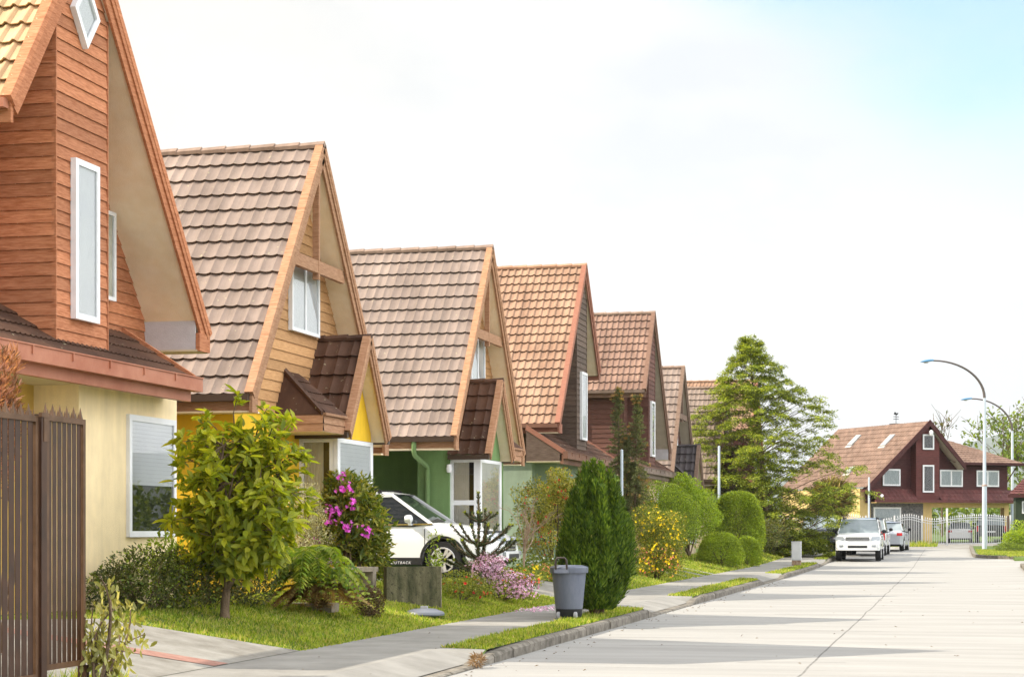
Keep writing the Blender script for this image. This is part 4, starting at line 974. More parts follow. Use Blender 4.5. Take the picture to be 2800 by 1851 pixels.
# --- yellow broom and bushes beyond
yb = gp(1795, 1583); r_, P, d = shrub('broom_bush', 'bronze green bush dotted with bright yellow flowers', 'shrub', yb, [(-.25, .1, 1.35, .5, .55, .55), (.3, .2, 1.2, .45, .5, .6), (0, 0, .7, .55, .5, .55), (-.25, -.1, .4, .4, .4, .4), (.35, -.1, .45, .4, .4, .42)], 15000, .05, .02, L_FUCH, stems=12, stem_r=.016, shell=.6, fol2=(L_MID, .45))
flowers(r_, *sel(P, d, 230), .042, F_YEL); ok = P[:, 2] < yb[2] + .8; flowers(r_, *sel(P[ok], d[ok], 90), .038, F_CORAL)
b2 = (-8.15, 54.6, .36); shrub('tall_bush', 'tall rounded olive-lime bush behind the yellow flowered one', 'shrub', b2, [(-.1, 0, 1.75, .8, .75, .75), (.3, .4, 1.4, .7, .7, .8), (0, 0, .8, .6, .6, .8), (-.4, -.2, 1.2, .5, .5, .7)], 26000, .05, .024, L_MID, stems=10, stem_r=.03, shell=.5, fol2=(L_LIME, .45), lump=.08)
b3 = (-9.1, 66.5, .55); shrub('tall_bush', 'bright green leafy bush between the olive bush and the rounded hedge', 'shrub', b3, [(0, 0, 1.8, .9, .9, .7), (.2, .8, 1.4, .8, .8, .9), (-.5, -.8, 1.5, .8, .8, .9), (-.2, -.5, 2.4, .6, .6, .5)], 16000, .08, .04, L_LIME, stems=8, stem_r=.03)
def hedge(label, base, rx, ry, h, n, mat, L=.045, squ=.55):
    root = thing('clipped_hedge', label, 'hedge', base, 'clipped hedges by the pavement'); d = rdir(n); d[:, 2] = np.abs(d[:, 2]) * 1.0
    e = np.abs(d) ** squ * np.sign(d); P = e * np.array([rx, ry, h]); k = RNG.random(n) ** 2
    P = P * (1 - .16 * k[:, None]); P[:, 2] = np.maximum(P[:, 2], 0); low = P[:, 2] / h; sh = np.clip(.78 + low * .9, 0, 1); P[:, :2] *= sh[:, None]
    P += np.array(base) + RNG.normal(size=P.shape) * .02
    npmesh('foliage', *leaves_on(P, d, L, L * .5, up=.3, rnd=.9, rounded=False), mat, root); b = MB(); rg = random.Random(2)
    for i in range(6): limb(b, (base[0], base[1], base[2] - .03), (base[0] + rg.uniform(-.5, .5) * rx, base[1] + rg.uniform(-.5, .5) * ry, base[2] + h * .7), .03, .01, .1, 5, 3, rg)
    b.build('stems', BARK, root); return root
g1 = gp(1972, 1548); hedge('low clipped mound hedge, nearest the concrete strips', (g1[0] - .1, g1[1] + .7, g1[2]), .78, .75, 1.12, 20000, L_HEDGE, squ=.8)
g2 = gp(2040, 1546); hedge('smaller clipped mound hedge touching the rounded hedge', (g2[0], g2[1] + .4, g2[2]), .52, .6, 1.03, 14000, L_HEDGE, squ=.8)
g3 = gp(2018, 1524); hedge('big round-topped clipped hedge behind the two low mounds', (g3[0], g3[1], g3[2]), 1.02, 1.0, 2.52, 34000, L_HEDGE, .065, squ=.66)
tf = (-8.75, 60.2, .5); ro = thing('tree_fern', 'dark tree fern between the olive bush and the low hedge', 'fern', tf); MB().tube([tf, (tf[0], tf[1], tf[2] + .75)], [.12, .1], 9).build('trunk', BARK, ro, smooth=60); fern((tf[0], tf[1], tf[2] + .75), .95, 18, L_MID, '', '', .45, root=ro)
# --- slender conifer with several stems
def slender():
    base = (xat(1712, 50.2), 50.2, .5); root = thing('slender_conifer', 'slender drooping conifer with orange shoots before the dark red house', 'tree', base); B = Vector(base); b = MB(); nb = NB(); nt_ = NB(); rg = random.Random(12)
    for (dx, H_, R) in ((-.22, 4.75, .36), (.3, 4.6, .34), (.02, 3.5, .34), (.12, 2.8, .5)):
        top = B + Vector((dx, 0, H_)); b.tube([B + Vector((dx * .4, 0, -.05)), B + Vector((dx * .8, 0, 1.4)), top], [.045, .035, .008], 6); z = 1.15
        while z < H_:
            f = (H_ - z) / (H_ - 1.15); k = 5
            for j in range(k):
                a = rg.uniform(0, 6.283); L = R * (.2 + 1.0 * f ** .75) * rg.uniform(.75, 1.2); s = Vector((B.x + dx * min(1, z / 1.4), B.y, B.z + z)); e = s + Vector((math.cos(a) * L, math.sin(a) * L, L * (.22 - .55 * (f > .5))))
                b.tube([s, e], [.008, .003], 4, cap=False); m = 46; t = RNG.random(m)[:, None]; P = np.array(s) * (1 - t) + np.array(e) * t; T = unit(np.tile(np.array(e - s), (m, 1)))
                nb.add(leaf_geo(P, unit(T * .5 + rdir(m) * .8 + np.array([0, 0, -.15])), rdir(m), .075, .016, rounded=False))
                if rg.random() < .1 or f < .1: ee = np.tile(np.array(e), (9, 1)); nt_.add(leaf_geo(ee, unit(T[:9] * .8 + rdir(9) * .6 + np.array([0, 0, .4])), rdir(9), .1, .02, rounded=False))
            z += .105
    b.build('trunk', BARK, root); nb.build('crown', L_SPRUCE, root); nt_.build('shoots', leafm('orange_shoots', [(.26, .16, .06), (.34, .22, .1)], .3), root)
slender()
# --- the tall feathery tree: trunk, limbs in tiers and flat drooping sprays
def feathery():
    base = gp(2105, 1512); root = thing('feathery_tree', 'tall feathery tree with yellow-green sprays towering behind the parked vehicles', 'tree', base); B = Vector(base); b = MB(); rg = random.Random(17); H_ = 9.35; dx = -.9
    def spine(z): return B + Vector((dx * (max(z, 0) / H_) ** .8, 0, z))
    b.tube([spine(z) for z in np.linspace(-.05, H_ * .985, 9)], [.2, .17, .15, .12, .1, .075, .05, .03, .008], 8)
    P_, D_ = [], []; lob = [(rg.uniform(0, 6.283), rg.uniform(.1, .8), rg.uniform(-.3, .32)) for _ in range(11)] + [(.2, .66, .3), (3.3, .6, .15), (.1, .36, .34), (.1, .14, .14), (3.2, .2, .2)]
    def env(f, a):
        R = 2.85 * (1 - max(0, (f - .25) / .75) ** 2.5) * (.72 + .28 * min(1, f / .2)) + .1
        return R * (1 + sum(k * math.exp(-((f - q) / .13) ** 2) * max(0, math.cos(a - c)) ** 3 for c, q, k in lob) + .1 * math.cos(a))
    for i in range(980):
        f = 1 - rg.random() ** .8 * .97 if i > 50 else rg.uniform(.75, 1.0)
        a = rg.uniform(0, 6.283); R = env(f, a) * rg.random() ** .42 * rg.uniform(.8, 1.1); s0 = spine(max(.15, f * H_ - R * .55)); c = spine(f * H_) + Vector((math.cos(a) * R, math.sin(a) * R * .95, -.1 * R))
        if i % 5 == 0: limb(b, s0, c, .012 + .03 * (1 - f), .006, .09, 5, 5, rg)
        else: limb(b, s0.lerp(c, .55), c, .012, .004, .08, 3, 3, rg)
        for k in range(3):
            aa = a + rg.gauss(0, .8); d = Vector((math.cos(aa), math.sin(aa), rg.uniform(-.25, .45) + (.9 if f > .9 else 0))).normalized(); L = rg.uniform(.35, .8) * (1 if f < .8 else .75); n = int(54 * L / .6)
            T = np.array(d); side = np.cross(T, [0, 0, 1.]); side /= np.linalg.norm(side) + 1e-9; t = RNG.random(n); sgn = np.sign(RNG.random(n) - .5); s = RNG.random(n) * sgn; wd = .34 * L * np.sin(PI * np.clip(t * .9 + .08, 0, 1))
            P = np.array(c) + T * ((t - .25) * L)[:, None] + side * (s * wd)[:, None] + np.array([0, 0, 1.]) * (-.3 * t * t * L - .15 * np.abs(s) * wd + RNG.normal(size=n) * .035)[:, None]
            P_.append(P); D_.append(unit(T * .6 + side * sgn[:, None] * .8 + np.array([0, 0, -.15]) + RNG.normal(size=(n, 3)) * .4))
    P = np.concatenate(P_); D = np.concatenate(D_); n = len(P); print('feathery leaves', n)
    npmesh('crown', *leaf_geo(P, D, unit(np.array([0, 0, 1.]) + rdir(n) * .5), .105 * (.7 + .6 * RNG.random(n)), .046, fold=.1, droop=.1, rounded=False), L_CONIF, root); b.build('trunk', BARK, root, smooth=60)
feathery()
# dark lower shrubs about its foot
shrub('garden_bush', 'dark dense bush at the foot of the feathery tree', 'shrub', (-8.6, 77.8, .55), [(0, 0, .9, 1.2, 1.2, .9), (1.0, 1.2, .7, .9, 1, .7)], 6500, .09, .04, L_DARK, stems=8, stem_r=.03)
shrub('garden_bush', 'green shrub beside the parked white jeep at the kerb', 'shrub', (-6.35, 86.5, .3), [(0, 0, .55, .8, .9, .55), (-.8, .5, .7, .8, .8, .7)], 4200, .08, .04, L_MID, stems=6, stem_r=.02)
# --- cordyline with a ball of blades
def cordyline():
    Y = 96; base = (xat(2272, Y), Y, terr(-6, Y)); root = thing('cabbage_palm', 'cabbage palm with a shaggy ball of brown-tipped blades', 'palm', base); B = np.array(base); c = B + np.array([0, 0, 2.5]); n = 1500
    d = rdir(n); d[:, 2] = d[:, 2] * .9 + .1; D = unit(d); npmesh('crown', *leaf_geo(np.tile(c, (n, 1)) + D * .1, D, rdir(n), 1.1 * (.7 + .4 * RNG.random(n)), .05, fold=.2, droop=.32), L_PALM, root)
    MB().tube([tuple(B - [0, 0, .05]), tuple(c)], [.14, .1], 8).build('trunk', BARK, root, smooth=60)
    P, dd = clump_pts([(B[0] - .6, B[1], B[2] + 1.3, .9, .9, 1.2)], 2600, .7); npmesh('lower_foliage', *leaves_on(P, dd, .12, .05), L_DARK, root)
cordyline()
# --- right-hand side
rb_ = gp(2772, 1507); shrub('garden_bush', 'bright green bush on the corner island at right', 'shrub', (3.35, 97.5, .42), [(0, 0, .7, .95, .9, .7), (.9, .6, .9, .9, .9, .8), (-.5, 0, .5, .6, .6, .5)], 8000, .09, .045, L_LIME, stems=8, stem_r=.02)
shrub('ground_cover', 'low spreading green shrub beside the lamp post foot', 'shrub', (2.55, 94.2, .38), [(0, 0, .2, .75, .6, .26), (.8, .3, .2, .7, .6, .24)], 3800, .07, .028, L_MID, stems=4, stem_r=.01)
def distant_tree(label, x, y, H_, R, mat, n=3500, bare=False, name='distant_tree'):
    base = (x, y, rise(y)); root = thing(name, label, 'tree', base, 'trees beyond the end house'); rg = random.Random(int(abs(x) * 10)); b = MB(); B = Vector(base); P_ = []
    tk = .09 if bare else .2; b.tube([B, B + Vector((0, 0, H_ * .45)), B + Vector((.2, 0, H_ * .97))], [tk, tk * .7, .02], 6)
    for k in range(16):
        a = rg.uniform(0, 6.283); z = rg.uniform(.3, .9) * H_; L = R * rg.uniform(.5, 1); s = B + Vector((0, 0, z)); e = s + Vector((math.cos(a) * L, math.sin(a) * L, L * .8)); limb(b, s, e, tk * .35, .012, .1, 4, 3, rg); P_.append((*e, R * .42, R * .42, R * .34))
        if bare:
            for j in range(4): limb(b, s.lerp(e, rg.uniform(.3, 1)), e + Vector((rg.gauss(0, .6), rg.gauss(0, .6), rg.uniform(.2, 1.2))), .03, .01, .1, 3, 3, rg)
    b.build('trunk', BARK, root); P, d = clump_pts(P_, n, .8); npmesh('crown', *leaves_on(P, d, .3, .15), mat, root); return root
distant_tree('green round tree behind the small red roofed building', 9.5, 150, 6.0, 2.6, L_LIME)
distant_tree('thin sparsely leaved tree behind the nearer lamp post', 3.4, 148, 9.0, 2.2, L_MID, 800, True)
distant_tree('bare thin tree rising over the end house wing roof', -1.0, 150, 8.8, 1.6, L_DARK, 120, True)
distant_tree('leafy tree between the two lamp posts far back', 6.0, 160, 8.4, 2.4, L_MID, 1500, True)
# far woodland as one mass, so low it only closes the horizon
def woodland():
    cl = []; rg = random.Random(6)
    for i in range(150):
        x = -160 + i * 2.6 + rg.uniform(-1, 1); y = 215 + rg.uniform(0, 30) + abs(x) * .1; h = rg.uniform(3.5, 6.5); cl.append((x, y, rise(y) + h * .5, 2.6, 2.6, h * .55))
    P, d = clump_pts(cl, 26000, .7); o = npmesh('far_woodland', *leaves_on(P, d, .8, .45), L_MID, None, (0, 215, 1)); tag(o, kind='stuff')
woodland()
# ------------------------------------------------------------------ grass
def grass(name, areas, dens, h=.055, holes=()):
    P_ = []
    for (x0, x1, y0, y1) in areas:
        n = int((x1 - x0) * (y1 - y0) * dens); x = x0 + (x1 - x0) * RNG.random(n); y = y0 + (y1 - y0) * RNG.random(n); ok = np.ones(n, bool)
        for f in holes: ok &= ~f(x, y)
        P_.append(np.stack([x[ok], y[ok]], 1))
    XY = np.concatenate(P_); z = np.array([terr(a, b_) for a, b_ in XY]); P = np.column_stack([XY, z - .005]); n = len(P)
    patch = .75 + .5 * (np.sin(XY[:, 0] * 3.1 + XY[:, 1] * 1.3) * np.sin(XY[:, 1] * 2.2 - XY[:, 0]) * .5 + .5)
    D = unit(rdir(n) * np.array([.6, .6, .1]) + np.array([0, 0, 1.])); S = unit(np.cross(D, rdir(n))); hh = (h * patch * (.6 + .8 * RNG.random(n)))[:, None]; wd = .0075 * (1 + P[:, 1:2] / 40)
    V = np.stack([P - S * wd, P + S * wd, P + D * hh + rdir(n) * hh * .25], 1).reshape(-1, 3); F = (np.arange(n)[:, None] * 3 + np.array([[0, 1, 2]]))
    o = npmesh(name, V, F, L_GRASS, None, (float(P[0, 0]), float(P[0, 1]), float(P[0, 2]))); tag(o, 'short green grass of the ' + name.replace('_', ' '), 'grass', kind='stuff'); return o
def in_drive(x, y):
    k = np.clip((-7.1 - x) / 6.9, 0, 1); a = y + 3.6 * k
    r = (a < 20.05) | ((y > 35.15) & (y < 39.25))
    for yy in (52.2, 54.6, 56.6): r |= (y > yy - .03) & (y < yy + .78)
    return r
grass('front_lawn', [(-10.2, -7.06, 17.6, 35.15)], 1500, .047, (in_drive,))
grass('front_lawn', [(-9.5, -7.06, 39.3, 62)], 420, .06, (in_drive,))
grass('front_lawn', [(-9.5, -7.06, 62, 86)], 160, .08)
for a, c in VERGES: grass('grass_verge', [(-5.7, -5.17, a, c)], 1700 if a < 30 else 650 if a < 50 else 300, .055)
grass('grass_tuft', [(-7.4, -7.08, 14.2, 15.6)], 900, .12)
# ------------------------------------------------------------------ street furniture and garden objects
M_GATE = pm('dark_brown_metal', (.03, .01, .003), (.055, .02, .007), scale=5, rough=.5, bump=.1, bscale=150, spec=.4)
M_GATE2 = pm('worn_gate_edge', (.075, .036, .015), (.13, .068, .034), scale=6, rough=.5)
def gate():
    X = -7.15; g = .15; root = thing('metal_gate', 'tall dark brown slatted metal gate with spiked top at the driveway', 'gate', (X, 14.0, g))
    def panel(name, y0, y1, zb, zt, n):
        b = MB(); b.box(X - .02, X + .02, y0, y1, zb, zb + .045).box(X - .02, X + .02, y0, y1, zt - .045, zt)
        b.box(X - .02, X + .02, y0, y0 + .045, zb + .045, zt - .045).box(X - .02, X + .02, y1 - .045, y1, zb + .045, zt - .045)
        f = b.build('panel_frame', M_GATE2, root)
        p = (y1 - y0 - .09) / n
        for i in range(n):
            a = y0 + .045 + p * i; b = MB(); b.box(X - .003, X + .003, a + .011, a + p - .011, zb + .045, zt - .045)
            b.build('slat', [M_GATE], root)
        for k in range(int((y1 - y0) / .042)):
            y = y0 + .02 + .042 * k; h = .1 if k % 3 == 0 else .055; w_ = .016 if k % 3 == 0 else .007
            b = MB(); q = [(X - w_, y - w_, zt), (X + w_, y - w_, zt), (X + w_, y + w_, zt), (X - w_, y + w_, zt)]
            for i in range(4): b.poly([q[i], q[(i + 1) % 4], (X, y, zt + h)])
            b.poly(q[::-1]).build('spike', M_GATE2, root)
    panel('gate', 14.07, 14.78, .36, 2.42, 7); panel('gate', 12.9, 13.93, .3, 2.4, 9)
    MB().box(X - .05, X + .04, 13.945, 14.04, g, 2.42).build('gate_post', M_GATE, root); MB().box(X - .03, X + .05, 14.73, 14.785, g, .36).build('gate_foot', M_GATE, root)
    MB().box(X + .025, X + .045, 13.98, 14.07, 2.2, 2.4).box(X + .022, X + .05, 13.93, 14.06, 2.395, 2.43).build('hinge', M_GATE2, root)
gate()
M_MOSS = pm('mossy_concrete', (.045, .05, .02), (.2, .175, .1), scale=5, stretch=(1, 1, .5), bump=.5, bscale=50, rough=.95, lo=.3, hi=.65, detail=10, streak=((9, 9, .9), .55, 1.15), lichen=((.03, .028, .02), 26, .6))
M_OLDC = pm('weathered_concrete', (.22, .18, .13), (.36, .31, .24), scale=6, bump=.4, bscale=60, rough=.95)
def slab():
    a = gp(1047, 1645); c = gp(1205, 1665); X0, Y0 = a[0], a[1] + .2
    x1, y1 = c[0], c[1]; zb = min(a[2], c[2]) - .08; zt = 1.5 - (1548 - 1446) / FPX * (-x1 * st + y1 * ct)
    d = Vector((x1 - X0, y1 - Y0, 0)); n = Vector((-d.y, d.x, 0)).normalized() * .12
    root = thing('concrete_slab', 'square mossy concrete slab standing on the lawn', 'slab', (X0, Y0, zb + .08))
    b = MB(); b.extrude([(X0, Y0, zb), (x1, y1, zb), (x1, y1, zt), (X0, Y0, zt)], n); b.build('slab', M_MOSS, root)
    e = d.normalized(); q = Vector((x1, y1, 0)) + e * .004
    b = MB(); b.extrude([(q.x, q.y, zb), (q.x + e.x * .012, q.y + e.y * .012, zb), (q.x + e.x * .012, q.y + e.y * .012, zt), (q.x, q.y, zt)], n); b.build('bare_edge', M_OLDC, root)
slab()
def bench():
    c = (xat(1030, 27.9), 27.9, terr(xat(1030, 27.9), 27.9)); root = thing('concrete_bench', 'plain low concrete bench in front of the rhododendron', 'bench', c); x1, y1, z = c; zt = 1.5 - (1549 - 1446) / FPX * (-x1 * st + y1 * ct)
    x0, y0 = x1 - .22, y1 - 1.05
    def wbox(name, s0, s1, za, zb, w_=.36):
        d = Vector((x1 - x0, y1 - y0, 0)).normalized(); n = Vector((-d.y, d.x, 0)) * w_; p = Vector((x0, y0, 0)) + d * s0 * 1.08; q = Vector((x0, y0, 0)) + d * s1 * 1.08
        MB().extrude([(p.x, p.y, za), (q.x, q.y, za), (q.x, q.y, zb), (p.x, p.y, zb)], n).build(name, M_OLDC, root)
    wbox('bench_seat', -.08, 1.04, zt - .07, zt, .4); wbox('bench_leg', .88, .98, z - .1, zt - .07); wbox('bench_leg', .02, .12, z - .1, zt - .07)
bench()
st_ = gp(690, 1655); MB().box(-8.95, -8.15, 24.3, 24.62, .38, .5).build('stepping_slab', M_OLDC, org=(-8.5, 24.5, .45)); o = bpy.data.objects['stepping_slab']; tag(o, 'flat grey stone slab lying in the lawn behind the fern', 'slab')
M_LID = flat('grey_plastic_lid', (.13, .14, .17), .4, .5)
M_BIN = pm('blue_grey_plastic', (.1, .115, .16), (.15, .165, .215), scale=3, stretch=(2, 2, .6), rough=.42, spec=.45, bump=.05, bscale=80)
M_BLACK = flat('black_plastic', (.02, .02, .022), .5)
M_RUBBER = flat('tyre_rubber', (.018, .018, .018), .85)
lp = gp(1160, 1683); root = thing('bin_lid', 'round bin lid lying on the sunlit lawn before the mossy slab', 'lid', lp)
MB().lathe((lp[0], lp[1], lp[2] + .03), [(.0, -.02), (.295, -.02), (.3, .0), (.285, .03), (.16, .075), (.0, .085)], 28).build('lid', M_LID, root, smooth=35)
MB().box(lp[0] - .05, lp[0] + .05, lp[1] - .03, lp[1] + .03, lp[2] + .1, lp[2] + .145).build('lid_knob', flat('pale_grey_plastic', (.4, .4, .41), .4), root)
def wheelie():
    p = gp(1556, 1692); root = thing('wheeled_bin', 'blue-grey wheeled dustbin with raised handle on the verge beside the cypress', 'bin', p); s = .86; x, y, z = p; R = .29
    prof = [(.2, .05), (.215, .07), (.262, .72), (.272, .74)]
    MB().lathe((x, y, z + .0), [(0, .16)] + [(.205, .16)] + [(.205 + .055 * t, .16 + .56 * t) for t in np.linspace(.05, 1, 8)], 32).build('bin_body', M_BIN, root, smooth=40)
    MB().lathe((x, y, z), [(.262, .70), (.285, .70), (.29, .715), (.292, .78), (.278, .795), (.262, .79)], 32).build('rim', M_BIN, root, smooth=40)
    MB().lathe((x, y, z), [(.0, .775), (.26, .775), (.262, .8), (.2, .815), (0, .82)], 32).build('lid', M_BIN, root, smooth=40)
    MB().lathe((x, y, z), [(0, .03), (.185, .03), (.195, .06), (.204, .16), (0, .16)], 28).build('base', M_BLACK, root, smooth=40)
    for sx in (-.13, .13): MB().lathe((x + sx - .025, y - .16, z + .06), [(0, 0), (.05, 0), (.06, .01), (.06, .04), (.05, .05), (0, .05)], 18, (1, 0, 0)).build('wheel', flat('grey_wheel', (.32, .32, .33), .6), root, smooth=40)
    hx = x - .06; yy = y - .24
    MB().tube([(hx - .085, yy - .03, z + .72), (hx - .085, yy - .06, z + .82), (hx - .08, yy - .06, z + .9), (hx - .05, yy - .06, z + .93), (hx + .05, yy - .06, z + .93), (hx + .08, yy - .06, z + .9), (hx + .085, yy - .06, z + .82), (hx + .085, yy - .03, z + .72)], .016, 8).build('handle', flat('brown_handle', (.045, .035, .03), .5), root, smooth=50)
    MB().box(hx - .11, hx + .11, yy - .055, yy + .0, z + .7, z + .76).build('handle_bracket', M_BIN, root)
    MB().lathe((x, y, z), [(.268, .3), (.222, .3), (.222, .306), (.2, .306)], 32).v and None
wheelie()
M_ZINC = pm('grey_cabinet', (.5, .5, .52), (.62, .62, .63), scale=4, rough=.5)
def pillar():
    p = gp(2178, 1546); root = thing('utility_cabinet', 'slim white utility cabinet on a rusty foot by the kerb', 'cabinet', p); x, y, z = p; w_ = .17
    MB().box(x - w_, x + w_, y - .15, y + .15, z + .2, z + .86).build('cabinet', M_ZINC, root); MB().box(x - w_ - .012, x + w_ + .012, y - .165, y + .165, z + .86, z + .89).build('cap', M_ZINC, root)
    MB().box(x - w_ + .03, x + w_ - .03, y - .158, y - .151, z + .25, z + .82).build('door', flat('cabinet_door', (.6, .6, .61), .5), root)
    MB().box(x - w_ + .01, x + w_ - .01, y - .14, y + .14, z - .05, z + .2).build('foot', pm('rusty_concrete', (.2, .1, .06), (.4, .3, .22), scale=9, rough=.95), root)
pillar()
M_GALV = pm('galvanised_steel', (.46, .52, .6), (.58, .64, .71), scale=3, stretch=(1, 1, .2), rough=.5, spec=.5)
def pole(px, ytop, ybase, label, w_=.05, Y=None):
    p = gp(px, ybase) if Y is None else (xat(px, Y), Y, terr(xat(px, Y), Y)); Z = -p[0] * st + p[1] * ct; zt = EYE + (1446 - ytop) / FPX * Z
    tag(MB().lathe(p, [(0, -.1), (w_, -.1), (w_ * .85, zt - p[2]), (0, zt - p[2] + .02)], 10).build('steel_pole', M_GALV, org=p, smooth=50), label, 'pole')
pole(1966, 1220, 0, 'thin pale pole rising behind the round-topped hedge', .055, 77.0)
pole(1700, 1230, 0, 'thin white pole among the slender conifer stems', .045, 49.2)
pole(2376, 1305, 0, 'thin white pole in front of the end house stone wall', .06, 107)
M_LAMPB = flat('blue_lamp_housing', (.06, .2, .36), .4, .5)
def lamp(px, Y, ybend, ytop, pxhead0, pxhead1, label, r=.085, rust=True):
    x = xat(px, Y); z0 = terr(x, Y) if x < KERB_L else rise(Y) + .12; p = (x, Y, z0); Z = -x * st + Y * ct; k = Z / FPX
    root = thing('street_lamp', label, 'street lamp', p, 'street lamps at the end of the street'); zb, zt = EYE + (1446 - ybend) * k, EYE + (1446 - ytop) * k
    zc = z0 + (zb - z0) * .42
    MB().tube([(x, Y, z0 - .1), (x, Y, zc)], [r * 1.25, r * 1.2], 12).build('pole', M_GALV, root, smooth=50); MB().tube([(x, Y, zc), (x, Y, zb)], [r * .9, r * .72], 12).build('pole', M_GALV, root, smooth=50)
    MB().lathe((x, Y, zc - .04), [(r * .9, 0), (r * 1.35, .0), (r * 1.35, .07), (r * .9, .1)], 12).build('collar', pm('rusty_collar', (.3, .16, .1), (.45, .4, .38), scale=12), root, smooth=50)
    a = (px - pxhead1) * k; ux, uy = -ct, -st; pts = []
    for t in np.linspace(0, 1, 14):
        th = t * PI / 2; pts.append((x + ux * a * (1 - math.cos(th)) ** 1.0, Y + uy * a * (1 - math.cos(th)), zb + (zt - zb) * math.sin(th)))
    MB().tube(pts, [r * .7 - r * .3 * i / 13 for i in range(14)], 8).build('arm', flat('dark_bronze_arm', (.12, .1, .09), .5), root, smooth=60)
    L = (pxhead1 - pxhead0) * k; e = Vector(pts[-1]); U = Vector((ux, uy, -.12)).normalized()
    b = MB(); n = 9; secs = []
    for i in range(n):
        t = i / (n - 1); c = e + U * (L * t); w_ = .16 * math.sin(PI * min(1, .2 + t * .75)) ** .6 * (1 if t < .95 else .6); secs.append((c, w_))
    S = Vector((uy, -ux, 0)); k0 = len(b.v)
    for c, w_ in secs:
        for j in range(10):
            an = 2 * PI * j / 10; h = .6 if math.sin(an) > 0 else .22; b.v.append(tuple(c + S * w_ * math.cos(an) + Vector((0, 0, 1)) * w_ * h * math.sin(an)))
    for i in range(n - 1):
        for j in range(10): b.f.append((k0 + i * 10 + j, k0 + i * 10 + (j + 1) % 10, k0 + (i + 1) * 10 + (j + 1) % 10, k0 + (i + 1) * 10 + j)); b.m.append(0)
    b.f.append(tuple(k0 + j for j in range(10))); b.f.append(tuple(k0 + (n - 1) * 10 + j for j in reversed(range(10)))); b.m += [0, 0]
    b.build('lamp_head', M_LAMPB, root, smooth=50); c = e + U * L * .55
    MB().lathe((c.x, c.y, c.z - .045), [(0, -.05), (.09, -.04), (.13, 0), (0, .01)], 14).build('lens', flat('lamp_lens', (.6, .62, .64), .3), root, smooth=50)
lamp(2692, 99.0, 1088, 986, 2516, 2552, 'nearer of the two tall curved street lamps, on the corner island', .1)
lamp(2768, 126.0, 1178, 1090, 2627, 2657, 'farther curved street lamp, rising behind the white fence', .1)
# fallen petals on the pavement
pp = gp(1470, 1668); P = np.column_stack([pp[0] + RNG.normal(size=150) * .18, pp[1] + RNG.normal(size=150) * .55, np.full(150, terr(pp[0], pp[1]) + .022)]); nb = NB()
nb.add(leaf_geo(P, unit(rdir(150) * [1, 1, .2]), unit(rdir(150) * .4 + np.array([0, 0, 1.])), .05, .035, fold=.2, rounded=False)); o = nb.build('fallen_petals', F_PINK, None, pp); tag(o, 'pink petals scattered on the pavement', 'petals', kind='stuff')
# leaf litter in the gutter and on the slabs
n = 260; yy = 16 + RNG.random(n) * 40; xx = np.where(RNG.random(n) < .6, KERB_L + .05 + np.abs(RNG.normal(size=n)) * .25, -7.0 + RNG.random(n) * 9); P = np.column_stack([xx, yy, [terr(a, c) + (.022 if a < KERB_L else .01) for a, c in zip(xx, yy)]])
nb = NB(); nb.add(leaf_geo(P, unit(rdir(n) * [1, 1, .1]), unit(rdir(n) * .4 + np.array([0, 0, 1.])), .04 * (.5 + RNG.random(n)), .02, fold=.2, rounded=False)); ok = nb.build('leaf_litter', L_BROWN, None, (float(P[0, 0]), float(P[0, 1]), 0.)); tag(ok, 'small dry leaves scattered along the kerb', 'leaves', kind='stuff')
wp = gp(1392, 1828); shrub('dry_weed', 'dry brown weed growing out of the kerb joint', 'weed', (KERB_L + .02, wp[1], .02), [(0, 0, .06, .06, .16, .06)], 260, .06, .01, leafm('dry_weed_leaves', [(.14, .09, .05), (.25, .16, .1)], .2), stems=3, stem_r=.004)
